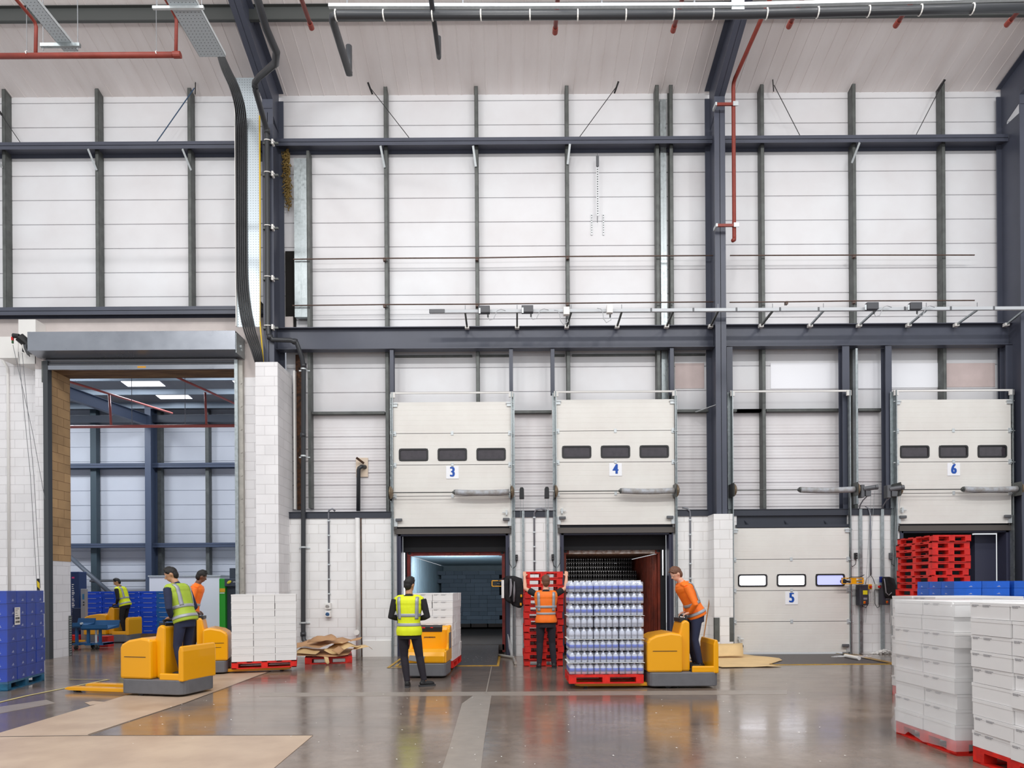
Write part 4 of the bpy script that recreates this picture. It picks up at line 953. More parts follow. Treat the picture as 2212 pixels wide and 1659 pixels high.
a, b = P(784, 1384, -.02), P(845, 1420, -.02); tag(MB().box(a.x, b.x, -.03, 0, .0, a.z).build('kick_board', M_WHITE), 'loose white board at the foot of the wall left of door three', 'board')

# ---- control boxes between doors five and six
def ctrl(px0, px1, y0, y1, lab, iso_px):
    a, b = P(px0, y0, -.06), P(px1, y1, -.06); r = thing('control_box', lab, 'control box', (a.x, -.06, b.z))
    MB().box(a.x, b.x, -.26, -.06, b.z, a.z).build('cabinet', mat('control_dark', '3b3a44', .4), r, bevel=.012)
    w = b.x - a.x; h = a.z - b.z; MB().box(a.x + w * .36, b.x - .02, -.266, -.26, b.z + h * .52, b.z + h * .72).build('yellow_label', mat('label_yellow', 'e8d41e', .5), r)
    MB().box(a.x + w * .42, b.x - .03, -.266, -.26, b.z + h * .27, b.z + h * .37).build('grey_label', mat('label_grey', '8f8c98', .5), r)
    MB().box(a.x + w * .42, a.x + w * .66, -.268, -.26, b.z + h * .08, b.z + h * .2).build('switch_plate', M_YEL, r); MB().cyl((a.x + w * .54, -.285, b.z + h * .14), (a.x + w * .54, -.265, b.z + h * .14), .018, 10).build('red_knob', M_PRED, r)
    return r
ctrl(1848, 1866, 1263, 1307, 'dark control box with a yellow label, nearer to closed door five', 1875)
ctrl(1897, 1913, 1263, 1306, 'dark control box with a yellow label, beside the red pallet stack', 1894)
for px, lab in ((1875, 'yellow isolator with red knob beside the left control box'), (1893.5, 'grey and yellow isolator with red knob beside the right control box')):
    c = P(px, 1267.5, -.02); r = thing('isolator_switch', lab, 'switch', tuple(c)); MB().box(c.x - .045, c.x + .045, -.12, 0, c.z - .06, c.z + .06).build('switch_box', M_YEL if px < 1880 else mat('iso_grey', 'c9c7be', .5), r, bevel=.008); MB().cyl((c.x, -.155, c.z), (c.x, -.12, c.z), .028, 14).build('red_knob', M_PRED, r)
a, b = P(1866.5, 1263, -.07), P(1871, 1304, -.07); r = thing('perforated_strip', 'grey perforated strip along the left control box', 'perforated strip', tuple(b)); MB().box(a.x, b.x, -.1, -.06, b.z, a.z).build('strip', M_GALVL, r); mb = MB()
for k in range(9): mb.cyl(((a.x + b.x) / 2, -.105, b.z + .03 + k * .05), ((a.x + b.x) / 2, -.1, b.z + .03 + k * .05), .008, 6)
mb.build('holes', M_BLACK, r)
a, b = P(1873, 1277, -.01), P(1890, 1304, -.01); r = thing('notice_sheet', 'white printed notice with faint lines between the control boxes', 'notice', (a.x, -.01, b.z)); MB().box(a.x, b.x, -.006, -.001, b.z, a.z).build('sheet', M_WHITE, r); mb = MB()
for i in range(7):
    for j in range(3): x = a.x + .02 + j * .055; z = a.z - .03 - i * .035; mb.box(x, x + random.uniform(.015, .04), -.008, -.006, z, z + .008)
mb.build('printed_lines', mat('pale_ink', '8d8a9c', .6), r)
# cables down the middle of that bay
r = thing('cable_drop', 'grey cable bundle forking to the two isolators', 'cable', tuple(P(1881, 1240, -.05)))
MB().tube([P(1869, 1094, -.04), P(1876, 1098, -.05), P(1880, 1112, -.05), P(1880.5, 1180, -.05), P(1881, 1242, -.05)], [.012, .014, .022, .022, .022], 8).build('cable_bundle', M_COND, r, smooth=True)
MB().tube([P(1881, 1242, -.05), P(1872, 1250, -.06), P(1869, 1262, -.08)], .007, 6).build('cable_branch', M_COND, r, smooth=True); MB().tube([P(1881, 1242, -.05), P(1886, 1250, -.06), P(1890, 1262, -.08)], .007, 6).build('cable_branch', M_BLACK, r, smooth=True)
for x0, x1, x2, lab in ((1874, 1876, 1864, 'black cable loop hanging below the left isolator'), (1889, 1890, 1900, 'black cable loop hanging below the right isolator')):
    tag(MB().tube([P(x0, 1274, -.08), P(x1, 1290, -.09), P(x1, 1304, -.09), P((x1 + x2) / 2, 1313, -.1), P(x2, 1310, -.1), P(x2 - 1, 1305, -.12)], .008, 6).build('cable_loop', M_BLACK, smooth=True), lab, 'cable')
for x0, y0, x1, y1, x2, lab in ((1873, 1072, 1858, 1085, 1856, 'grey cable curving from the door five motor into its trunk'), (1921, 1076, 1908, 1086, 1906, 'grey cable curving from the door six motor into its trunk')):
    tag(MB().tube([P(x0, y0, -.3), P(x1 + 6, y1 - 4, -.2), P(x1, y1 + 6, -.08), P(x2, 1101, -.04)], .014, 7).build('motor_cable', M_COND, smooth=True), lab, 'cable')
# little push-button boxes beside the openings
for px, py, lab in ((1116, 1205, 'small black control switch right of dock opening three'), (1194, 1204, 'small black control switch left of dock opening four'), (1848, 1201, 'small black control switch right of door five'), (1923, 1201, 'small grey control switch left of dock opening six')):
    c = P(px, py, -.02); r = thing('push_button_box', lab, 'switch', tuple(c)); MB().box(c.x - .03, c.x + .03, -.07, 0, c.z - .075, c.z + .075).build('switch_box', M_BLACK if px < 1900 else M_GREY, r, bevel=.006); MB().cyl((c.x, -.08, c.z + .03), (c.x, -.07, c.z + .03), .014, 8).cyl((c.x, -.08, c.z - .03), (c.x, -.07, c.z - .03), .014, 8).build('button', M_GREY, r)
    s_ = -1 if px in (1116, 1848) else 1; MB().tube([c + Vector((0, -.03, -.08)), c + Vector((s_ * .02, -.04, -.2)), c + Vector((s_ * .1, -.05, -.26)), c + Vector((s_ * .17, -.05, -.14)), c + Vector((s_ * .19, -.05, .25))], .008, 6).build('cable_tail', M_BLACK, r, smooth=True)

# ---- yellow dock lamps on arms
def dock_lamp(px0, px1, py, side, lab):
    Y = -.35; a, b = P(px0, py, Y), P(px1, py, Y); w = b.x - a.x; r = thing('dock_lamp', lab, 'dock lamp', (b.x if side > 0 else a.x, Y, a.z))
    mb = MB(); h = .075
    mb.box(a.x, b.x, Y - .02, Y + .02, a.z + h - .02, a.z + h); mb.box(a.x, b.x, Y - .02, Y + .02, a.z - h, a.z - h + .02); mb.box(a.x, a.x + .02, Y - .02, Y + .02, a.z - h, a.z + h); mb.box(b.x - .02, b.x, Y - .02, Y + .02, a.z - h, a.z + h)
    mb.box(b.x - .03, b.x + .02, Y, -.02, a.z - .02, a.z + .02)
    mb.build('arm_frame', M_YEL, r, bevel=.004)
    MB().cyl((a.x + .07, Y - .02, a.z - .01), (a.x + .07, Y + .12, a.z - .01), .05, 12).cyl((a.x + .13, Y, a.z - .01), (a.x + .2, Y, a.z - .02), .025, 8).build('lamp_head', M_BLACK, r)
    MB().tube([(a.x + .12, Y, a.z + .04), (a.x + .2, Y - .03, a.z + .09), (b.x - .1, Y - .03, a.z + .09), (b.x + .02, Y, a.z + .14)], .009, 6).build('lamp_cable', M_BLACK, r, smooth=True)
    return r
dock_lamp(1062, 1090, 1260.5, 1, 'yellow framed dock lamp on an arm beside the red container')
r = dock_lamp(1818, 1865, 1255, 1, 'yellow framed dock lamp on an arm across closed door five')
a = P(1840, 1255, -.35); MB().box(a.x - .02, a.x + .1, -.365, -.335, a.z - .07, a.z + .07).build('arm_plate', M_YEL, r)
# ================================================================== ROLLER SHUTTER AND THE HALL BEHIND IT
M_SHUT = mat('shutter_steel', '9a9ea6', 0.3, metal=.7, var=.12, scale=1.5, rvar=.06)
YF = -.535; xl, xr = PX(59, YF, 740), PX(508, YF, 740)
r = thing('roller_shutter', 'rolled-up steel shutter with long grey box over the left opening', 'roller shutter', ((xl + xr) / 2, 0, 6.8))
MB().prism([(YF, 7.20), (YF, 7.64), (-.002, 7.64), (-.002, 7.17), (-.2, 7.15)], 'x', xl, xr).build('shutter_box', M_SHUT, r, bevel=.004)
x = xr; MB().box(x, x + .012, -.50, -.02, 7.14, 7.6).build('end_plate', M_GALV, r); MB().cyl((x, -.26, 7.36), (x + .05, -.26, 7.36), .04, 10).cyl((x, -.22, 7.30), (x + .04, -.22, 7.30), .03, 10).build('shaft_end', M_GALVL, r)
gl, gr = PX(101, -.1, 1000), PX(512, -.1, 1000)
pr = []; z = PZ(793, -.12); 
while z < 7.12: pr += [(-.10, z), (-.115, z + .02), (-.125, z + .045), (-.115, z + .07), (-.10, z + .085)]; z += .095
MB().strip(pr, 'x', gl, gr).build('shutter_curtain', mat('shutter_slats', '7d8086', .35, metal=.6), r)
zb = PZ(798, -.12, 300); MB().box(gl, gr, -.14, -.09, zb, zb + .10).build('bottom_rail', M_SHUT, r)
a = P(306, 795, -.14); MB().box(a.x - .1, a.x + .1, -.143, -.14, zb + .03, zb + .07).build('yellow_label', M_YEL, r)
MB().box(PX(97, -.1, 1000), PX(107, -.1, 1000), -.15, -.005, 0, 7.1).build('guide_rail', mat('guide_dark', '4a4d50', .45, metal=.4), r)
g = MB().box(PX(509, -.1, 1000), PX(516, -.1, 1000), -.15, -.005, 0, 7.1); g.build('guide_rail', M_GALV, r)
g = MB().box(PX(516, -.08, 1000), PX(526, -.08, 1000), -.10, -.004, 0, 7.1); z = .5
while z < 7: g.cyl((PX(522, -.1, 1000), -.115, z), (PX(522, -.1, 1000), -.1, z), .02, 8); z += .55
g.build('guide_angle', mat('guide_pale', 'b9b5ad', .5, metal=.3, var=.2, scale=6), r)
MB().box(PX(91, -.1, 800), PX(99, -.1, 800), -.12, -.004, PZ(826, -.1, 95), 7.1).build('support_angle', M_GALVD, r)
# motor at the left end
c = P(44, 733, -.42)
m_ = MB().cyl((c.x + .12, -.3, c.z - .1), (c.x - .03, -.42, c.z + .06), .11, 14); m_.box(c.x + .02, c.x + .2, -.4, -.2, c.z - .28, c.z - .05); m_.cyl((c.x - .02, -.42, c.z + .07), (c.x - .16, -.44, c.z + .08), .055, 10)
m_.build('shutter_motor', M_BLACK, r, bevel=.006)
c2 = P(27, 728, -.44); MB().box(c2.x - .02, c2.x + .02, -.46, -.42, c2.z - .08, c2.z + .0).build('red_cord_handle', M_PRED, r); MB().box(c2.x - .012, c2.x + .018, -.455, -.425, c2.z - .15, c2.z - .08).build('green_cord_end', mat('cord_green', '2c5a34', .5), r)
for k in range(3): MB().tube([P(48 + k * 4, 735, -.4), P(50 + k * 3, 752, -.42), P(56 + k * 3, 765, -.42), P(64, 768 + k, -.36)], .012, 6).build('motor_cable', M_GREY if k else M_WHITE, r, smooth=True)
mch = mat('chain_grey', '77787c', .5, metal=.4)
for (q, lab) in (((28, 745, 103, 1110), 'thin pull cord slanting from the shutter motor down to the guide'), ((40, 760, 80, 1270), 'left of two hand chains hanging from the shutter motor'), ((48, 762, 87, 1270), 'right of two hand chains hanging from the shutter motor')):
    a, b = P(q[0], q[1], -.4), P(q[2], q[3], -.12); tag(MB().tube([a, (a * .5 + b * .5) + Vector((.06, 0, -.1)), b], .006, 5).build('hand_chain', mch), lab, 'chain')
tag(MB().tube([P(2, 772, .4), P(16, 795, .47), P(17, 815, .47), P(20, 1290, .47)], .03, 8).build('conduit', M_WHITE, smooth=True), 'white painted conduit on the recessed wall at the far left', 'conduit')
# hazard corner guard on the left jamb, perforated guard on the reveal corner
M_HAZ = bpy.data.materials.new('hazard_stripes'); M_HAZ.use_nodes = True; nt = M_HAZ.node_tree; w_ = nt.nodes.new('ShaderNodeTexWave'); w_.inputs['Scale'].default_value = 2.2; w_.bands_direction = 'DIAGONAL'; cr = nt.nodes.new('ShaderNodeValToRGB'); cr.color_ramp.interpolation = 'CONSTANT'
cr.color_ramp.elements[0].color = lin('141414'); cr.color_ramp.elements[1].position = .5; cr.color_ramp.elements[1].color = lin('e6c81e'); tc = nt.nodes.new('ShaderNodeTexCoord'); nt.links.new(tc.outputs['Object'], w_.inputs[0]); nt.links.new(w_.outputs[1], cr.inputs[0]); nt.links.new(cr.outputs[0], nt.nodes['Principled BSDF'].inputs[0])
a, b = P(79.5, 1250, -.02), P(85.5, 1395, -.02)
tag(MB().box(a.x, b.x, -.02, -.002, .3, a.z).build('corner_guard', M_HAZ), 'black and yellow striped corner guard by the blue wrapped pallet', 'corner guard')
r = thing('corner_guard', 'perforated grey metal corner guard at the foot of the bare block reveal', 'corner guard', (XO0 + .012, .7, 0))
MB().box(XO0 + .012, XO0 + .02, .60, .71, 0, 1.0).box(XO0 - .03, XO0 + .02, .70, .712, 0, 1.0).build('guard_plate', M_GALVD, r); mb = MB()
for i in range(16):
    for j in range(2): mb.cyl((XO0 + .021, .63 + .045 * j, .04 + .06 * i), (XO0 + .022, .63 + .045 * j, .04 + .06 * i), .013, 8)
mb.build('holes', M_GALVL, r)

# ---- the hall behind
YBK = 11.5
def RP(px, py):    # where the sight line meets the far hall's roof
    u, v = px - CXP, HYP - py; v0 = -u * math.sin(ROLL) + v * math.cos(ROLL); t = v0 / FPX
    Y = (9.05 + .12 * YBK - 1.65 - 16 * t) / (t + .12); return P(px, py, Y)
M_CLADB = mat('far_cladding', 'cfd3dc', 0.42, var=.06, scale=.6)
pr = [(YBK, PZ(1183, YBK, 330))]; z = .32
while z < 9.2:
    if z > pr[0][1] + .05: pr += [(YBK, z - .012), (YBK + .03, z - .008), (YBK + .03, z + .008), (YBK, z + .012)]
    z += .6
pr.append((YBK, 9.1)); tag(MB().strip(pr, 'x', -25, -6.2).build('wall_far', M_CLADB), 'far panel wall seen through the roller shutter opening', 'wall', kind='structure')
pr = []; z = 0
while z < PZ(1183, YBK, 330) - .2: pr += [(YBK, z), (YBK, z + .25), (YBK + .025, z + .26), (YBK + .025, z + .28), (YBK, z + .29)]; z += .297
pr.append((YBK, PZ(1183, YBK, 330))); tag(MB().strip(pr, 'x', -25, -6.2).build('wall_far_ribbed', M_CLADB), 'ribbed lower part of the far wall', 'wall', kind='structure')
tag(MB().box(-25.2, -25, .9, YBK, 0, 10.5).build('wall_far_left', M_CLADB), 'left side wall of the hall behind', 'wall', kind='structure')
tag(MB().box(-6.2, -6.0, .9, YBK, 0, 10.5).build('wall_far_right', M_CLADB), 'right side wall of the hall behind', 'wall', kind='structure')
tag(MB().box(-25, -15.5, .7, .9, 0, 10.4).box(-25, -6, .7, .9, 7.8, 10.6).build('wall_far_front', M_CLADB), 'front wall of the hall behind, over the opening', 'wall', kind='structure')
M_ROOFB = mat('far_roof', '8b8d92', .5, var=.15, scale=1, stretch=(2, .3, 1))
def rz(Y): return 9.05 + .12 * (YBK - Y)
mb = MB(); mb.add([(-25, .8, rz(.8)), (-6, .8, rz(.8)), (-6, YBK, rz(YBK)), (-25, YBK, rz(YBK)), (-25, .8, rz(.8) + .1), (-6, .8, rz(.8) + .1), (-6, YBK, rz(YBK) + .1), (-25, YBK, rz(YBK) + .1)], [(0, 3, 2, 1), (4, 5, 6, 7), (0, 1, 5, 4), (1, 2, 6, 5), (2, 3, 7, 6), (3, 0, 4, 7)])
tag(mb.build('ceiling_far', M_ROOFB), 'grey roof of the hall behind', 'ceiling', kind='structure')
M_SKY = emis('rooflight', 'f4f8ff', 3.0)
for k, (q, lab) in enumerate((([(250, 821), (338, 821), (361, 834), (283, 834)], 'bright rooflight in the far roof, the larger one'), ([(326, 850), (397, 850), (421, 861), (352, 861)], 'bright rooflight in the far roof, the smaller one lower down'), ([(494, 817), (530, 817), (545, 829), (512, 829)], 'bright rooflight sliver at the right of the far roof'))):
    pts = [RP(*p) for p in q]; y0, y1 = pts[0].y, pts[2].y; xa, xb = min(p.x for p in pts), max(p.x for p in pts)
    # in the roof plane a rooflight is a rectangle
    xa, xb = (pts[0].x + pts[3].x) / 2, (pts[1].x + pts[2].x) / 2
    mb = MB(); mb.add([(xa, y0, rz(y0) - .01), (xb, y0, rz(y0) - .01), (xb, y1, rz(y1) - .01), (xa, y1, rz(y1) - .01)], [(0, 1, 2, 3)]); tag(mb.build('window_%d' % (k + 1), M_SKY), lab, 'rooflight', kind='structure')
M_STB = mat('far_steel', '49546a', .45); M_STBD = mat('far_steel_dark', '2c3340', .5)
def at_roof(px, py): return RP(px, py)
for py, h, lab in ((841, .22, 'first purlin under the far roof'), (869, .26, 'second purlin under the far roof'), (816, .12, 'lit purlin at the top of the shutter opening')):
    Y = RP(330, py).y; z = rz(Y); tag(MB().box(-24.5, -6.3, Y, Y + .012, z - h, z).box(-24.5, -6.3, Y - .07, Y, z - h, z - h + .01).build('beam', mat('far_purlin', '8c98a4', .4, metal=.4)), lab, 'beam', kind='structure')
tag(MB().box(-24.8, -6.3, 11.0, 11.4, PZ(912, 11, 330), PZ(903, 11, 330) + .12).build('beam', M_STBD), 'dark eaves beam of the far wall', 'beam', kind='structure')
for y0, y1, lab in ((1000, 1010, 'upper blue beam on the far wall'), (1173, 1182.5, 'lower blue beam on the far wall')):
    z0, z1 = PZ(y1, 11, 330), PZ(y0, 11, 330); tag(MB().box(-24.8, -6.3, 11.0, 11.02, z0, z1).box(-24.8, -6.3, 11, 11.35, (z0 + z1) / 2, (z0 + z1) / 2 + .01).box(-24.8, -6.3, 11.33, 11.35, z0, z1).build('beam', M_STB), lab, 'beam', kind='structure')
xc = PX(320, 10.7, 1080)
r = thing('column', 'dark blue portal column in the far hall', 'column', (xc, 11, 0), kind='structure')
MB().ibeam((xc, 11.0, 0), (xc, 11.0, 9.0), .24, .62, .02, .012, (0, 1, 0)).build('column_shaft', M_STB, r)
a, b = P(316, 908, 10.7), P(140, 846, 7.0); MB().ibeam(a, b, .2, .42, .02, .012).build('raking_beam', M_STB, r)
for px, lab in ((205, 'dark rail on the far wall left of the column'), (347, 'pale rail on the far wall right of the column'), (450, 'thin dark rail on the far wall above the baler')):
    x = PX(px, 11.3, 1080); w = .12 if px == 205 else .07; tag(MB().box(x - w, x + w, 11.2, 11.45, 0, 9.0).build('wall_rail', M_GALVD if px != 205 else mat('far_rail', '3c4c55', .5)), lab, 'wall rail')
tag(MB().cyl(P(148, 1200, 10.85), P(250, 1292, 10.85), .085, 14).build('brace_tube', mat('brace_grey', '5d646e', .45), smooth=True), 'thick grey diagonal brace tube against the far wall', 'brace')
tag(MB().tube([P(194, 1255, 11.2), P(312, 1254, 11.2), P(330, 1248, 11.2)], .04, 8).build('wall_pipe', M_GREY, smooth=True), 'grey horizontal pipe low on the far wall', 'pipe')
# red pipes
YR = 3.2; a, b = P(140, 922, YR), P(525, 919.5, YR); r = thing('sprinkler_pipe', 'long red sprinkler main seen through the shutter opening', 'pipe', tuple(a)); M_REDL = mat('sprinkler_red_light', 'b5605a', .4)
MB().cyl(a, b, .045, 12).build('pipe_run', M_REDL, r, smooth=True)
for px in (285, 400): p0 = P(px, 919, YR); MB().cyl(p0, (p0.x, YR, rz(YR) + .02), .01, 6).build('hanger_rod', M_ROD, r)
for (x0, y0, x1, y1) in ((240, 920, 236, 852), (446, 919, 443, 848)): MB().cyl(P(x0, y0, YR), P(x1, y1, YR + .1), .033, 10).build('riser', M_REDL, r, smooth=True)
tag(MB().tube([P(145, 823, 2.2), P(237, 851, 3.3), P(372, 893, 6.5)], .032, 10).build('sprinkler_pipe', M_REDL, smooth=True), 'red pipe slanting down across the far roof at the left', 'pipe')
tag(MB().tube([P(380, 814, 2.6), P(443, 842, 3.3), P(520, 878, 4.8)], .032, 10).build('sprinkler_pipe', M_REDL, smooth=True), 'red pipe slanting down across the far roof at the right', 'pipe')
for i in range(3):
    area('far_hall_fill', (-22 + 5.5 * i, 6.0, 9.2), (math.radians(14), 0, 0), 1.8, 1.8, 330, (.88, .93, 1))  # added area lights standing in for daylight from the rooflights
# white cold room, baler, wrapping machine
a, b = P(322, 1246, 9.3), P(476, 1330, 9.3); r = thing('cold_room', 'white panelled cabin standing before the far wall', 'cabin', ((a.x + b.x) / 2, 9.3, 0))
MB().box(a.x, b.x, 9.3, 10.6, 0, a.z).build('wall_panels', mat('cabin_white', 'e9ebf2', .4), r, bevel=.02); MB().box(a.x - .03, b.x + .03, 9.27, 10.6, a.z, a.z + .05).build('top_rail', M_GALVL, r)
a, b = P(473, 1250, 7.6), P(516, 1330, 7.6); r = thing('baler', 'green and dark grey baling machine at the right of the far hall', 'baler', ((a.x + b.x) / 2, 7.6, 0)); M_GRN = mat('baler_green', '2aa02a', .4); M_BDK = mat('baler_dark', '3a4350', .5)
xm = a.x + .22; MB().box(a.x, xm, 7.6, 8.8, 0, a.z).build('side_cabinet', M_GRN, r, bevel=.02); MB().box(xm, b.x + 1.0, 7.75, 8.8, 0, a.z - .2).build('press_body', M_BDK, r); MB().box(xm - .01, b.x + 1.0, 7.55, 7.8, PZ(1267, 7.6, 490), a.z).build('header', M_BDK, r, bevel=.02)
zt_ = PZ(1227, 7.6, 500); MB().prism([(PX(496, 7.7, 1240), a.z), (PX(496, 7.7, 1240), zt_), (PX(505, 7.7, 1240), zt_), (PX(512, 7.7, 1240), a.z)], 'y', 7.7, 8.1).build('chimney', M_BDK, r)
c = P(495, 1257.5, 7.54); MB().ell((c.x, 7.54, c.z), .085, .01, .05, 16, 8, Matrix.Rotation(-.5, 3, 'Y')).build('oval_badge', mat('badge_yellow', 'd6cc2a', .4), r)
c = P(500, 1257, 7.54); mb = MB(); [mb.box(c.x + .05 + k * .035, c.x + .07 + k * .035, 7.545, 7.55, c.z - .015, c.z + (.02 if k % 2 else .01)) for k in range(6)]; mb.build('pale_lettering', M_WHITE, r)
c = P(474.5, 1271, 7.59); MB().box(c.x, c.x + .19, 7.592, 7.6, c.z - .13, c.z).build('orange_label', mat('label_orange', 'e0a81e', .5), r); MB().box(c.x, c.x + .17, 7.592, 7.6, c.z - .18, c.z - .15).build('white_label', M_WHITE, r)
a, b = P(150, 1235, 5.2), P(171, 1350, 5.2); r = thing('stretch_wrapper', 'tall dark blue pallet wrapping machine behind the block reveal', 'wrapping machine', ((a.x + b.x) / 2, 5.2, 0)); M_NAVY = mat('machine_navy', '16305f', .4)
MB().box(a.x, b.x, 5.2, 5.6, 0, a.z).build('mast', M_NAVY, r, bevel=.02); MB().box(b.x - .1, b.x + .22, 5.0, 5.3, .35, PZ(1313, 5.2, 175)).build('film_carriage', mat('machine_navy_dark', '101f40', .45), r, bevel=.02)
c = P(157, 1238, 5.19); mb = MB(); random.seed(4); z = c.z - .35
while z > .4: mb.box(c.x - .03, c.x + random.choice((.03, .05, .01)), 5.19, 5.2, z - random.uniform(.02, .045), z); z -= .065
mb.build('vertical_lettering', M_WHITE, r); MB().box(c.x - .03, c.x + .05, 5.19, 5.2, c.z - .17, c.z - .12).build('pink_mark', mat('mark_pink', 'd8407c', .5), r)
a, b = P(174, 1272, 4.8), P(185, 1330, 4.8); r = thing('control_pillar', 'slim grey control pillar with a small blue screen by the wrapping machine', 'control pillar', ((a.x + b.x) / 2, 5, 0)); MB().box(a.x, b.x, 4.8, 4.92, 0, a.z).build('pillar_body', mat('pillar_grey', '8f9094', .5), r, bevel=.012)
MB().box(a.x + .06, b.x - .04, 4.79, 4.8, a.z - .33, a.z - .16).build('screen', mat('screen_blue', '2b6f9a', .2), r); MB().cyl((a.x + .1, 4.78, a.z - .42), (a.x + .1, 4.8, a.z - .42), .02, 8).cyl((a.x + .1, 4.78, a.z - .5), (a.x + .1, 4.8, a.z - .5), .02, 8).build('button', M_BLACK, r)
# blue crates in three blocks
M_CRT = mat('crate_blue', '0f4fd8', .45, var=.15, scale=3); M_CRT2 = mat('crate_blue_dull', '1668b8', .5, var=.2, scale=3)
def crate_mesh(w, d, h, m):
    mb = MB().box(-w / 2, w / 2, 0, d, 0, h * .62); mb.box(-w / 2 - .008, w / 2 + .008, -.008, d + .008, h * .62, h - .006); me = mb.mesh('crate'); me.materials.append(m); return me
cm = [crate_mesh(.585, .39, .168, M_CRT), crate_mesh(.585, .39, .168, M_CRT2)]; latch = MB().cyl((.24, -.012, .12), (.24, -.008, .12), .012, 6).box(-.2, .1, -.012, -.008, .085, .092).mesh('l'); latch.materials.append(M_WHITE)
YCRT = 6.6; xs0 = PX(183, YCRT, 1300); n_ = 0
for blk, (nc, rows, yy, mi) in enumerate(((2, 9, 6.6, 0), (2, 9, 6.75, 0), (1, 9, 6.6, 1))):
    bx = xs0 + (0, 1.22, 2.44)[blk] if blk < 3 else 0
    tag(MB().box(bx - .02, bx + .6 * nc, yy, yy + .8, 0, .14).build('wooden_pallet', mat('pallet_wood', '8a6a48', .8, var=.3, scale=6)), 'wooden pallet under the %s block of blue crates in the far hall' % ('left', 'middle', 'right')[blk], 'pallet')
    for rr in range(rows):
        for cc in range(nc):
            o = bpy.data.objects.new('plastic_crate', cm[mi]); COL.objects.link(o); o.location = (bx + .29 + .6 * cc + random.uniform(-.012, .012), yy + random.uniform(-.01, .01), .14 + rr * .160)
            tag(o, 'blue crate, %s up, %s column, %s block in the far hall' % (ORD[rr], ('left', 'right')[cc], ('left', 'middle', 'right')[blk]), 'crate', group='blue crates stacked in the far hall')
            l = bpy.data.objects.new('latch', latch); COL.objects.link(l); l.parent = o
a, b = P(350, 1278, 6.6), P(361, 1330, 6.6); tag(MB().box(a.x, b.x, 6.62, 7.2, 0, a.z).build('cardboard_sleeve', M_CARD), 'tall brown cardboard sleeve beside the right block of blue crates', 'cardboard')

# blue lifting trolley
YT_ = 2.3; a, b = P(154, 1337, YT_), P(238, 1403, YT_); r = thing('lift_trolley', 'blue hydraulic lifting trolley on castors just inside the shutter opening', 'trolley', ((a.x + b.x) / 2, YT_, 0), kind=None)
M_TB = mat('trolley_blue', '15507f', .4); W_ = b.x - a.x; zt = a.z
for x in (a.x + .10, a.x + .42, b.x - .32): MB().box(x, x + .06, YT_, YT_ + .06, .16, zt - .2).box(x - .05, x + .12, YT_ - .02, YT_ + .5, .12, .18).build('leg_post', M_TB, r)
MB().box(a.x, b.x - .2, YT_ + .02, YT_ + .5, .13, .17).build('base_frame', M_TB, r)
for k, (x0, x1, dz) in enumerate(((a.x - .1, a.x + .38, 0), (a.x + .36, b.x, -.06))):
    MB().prism([(YT_ - .12, zt - .24 + dz), (YT_ - .16, zt - .2 + dz), (YT_ - .16, zt - .1 + dz), (YT_ - .13, zt - .1 + dz), (YT_ - .1, zt - .2 + dz), (YT_ + .4, zt - .13 + dz), (YT_ + .45, zt + dz), (YT_ + .48, zt + dz), (YT_ + .43, zt - .2 + dz)], 'x', x0, x1).build('trough', M_TB, r)
MB().cyl((a.x + .62, YT_ + .1, .18), (a.x + .62, YT_ + .1, zt - .22), .03, 10).build('hydraulic_ram', M_GALVL, r); MB().cyl((a.x + .38, YT_ - .18, zt - .12), (a.x + .38, YT_ - .12, zt - .12), .03, 10).build('pivot_bolt', M_GALVL, r)
for x, y in ((a.x + .12, YT_), (a.x + .34, YT_ + .4), (b.x - .36, YT_)):
    c = thing('castor', None, None, (0, 0, 0)); bpy.data.objects.remove(c)
    w = MB().cyl((x - .02, y, .07), (x + .03, y, .07), .068, 16).build('castor_wheel', M_RUB, r, smooth=False); MB().box(x - .04, x + .05, y - .03, y + .03, .1, .15).cyl((x - .045, y, .07), (x + .055, y, .07), .02, 8).build('castor_fork', M_GALVD, w)
tag(MB().box(a.x + .15, a.x + .45, YT_ + .9, YT_ + 1.2, 0, .3).build('red_box', M_PRED), 'small red box on the floor behind the blue trolley', 'box')
# ================================================================== PALLETS, CARTONS, TRUCKS
def pallet_proto(w, l, h, m, name='pallet'):
    """block pallet, width along x, length along y, centred; top deck, blocks and skids are its parts"""
    r = thing(name, 'x', 'pallet', (0, 0, 0)); t = .018; random.seed(2)
    mb = MB()
    for k in range(5): y0 = -l / 2 + k * (l - .1) / 4; mb.box(-w / 2, w / 2, y0, y0 + .1 + (.02 if k in (0, 4) else 0) * 0, h - t, h)
    for k in range(7): x0 = -w / 2 + k * (w - .09) / 6; mb.box(x0, x0 + .09, -l / 2, l / 2, h - .002, h + .0)
    for x in (-w / 2, -.05, w / 2 - .1): mb.box(x, x + .1, -l / 2, l / 2, h - 2 * t, h - t)
    for x in (-w / 2, w / 2 - .06): mb.box(x, x + .06, -l / 2 + .001, l / 2 - .001, h - t, h - .001)
    for y in (-l / 2 + .001, l / 2 - .101): mb.box(-w / 2 + .001, w / 2 - .001, y, y + .1, h - 2 * t, h - t)
    mb.build('top_deck', m, r, world=False)
    bw = .145 if w > .9 else .123
    for x in (-w / 2, -bw / 2, w / 2 - bw):
        for y in (-l / 2, -.06, l / 2 - .12): MB().box(x, x + bw, y, y + .12, t, h - 2 * t).build('block', m, r, world=False)
    for x in (-w / 2, -.05, w / 2 - .1): MB().box(x, x + .1, -l / 2, l / 2, 0, t).build('skid', m, r, world=False)
    for y in (-l / 2, l / 2 - .09): MB().box(-w / 2, w / 2, y, y + .09, .001, t - .001).build('skid', m, r, world=False)
    return r
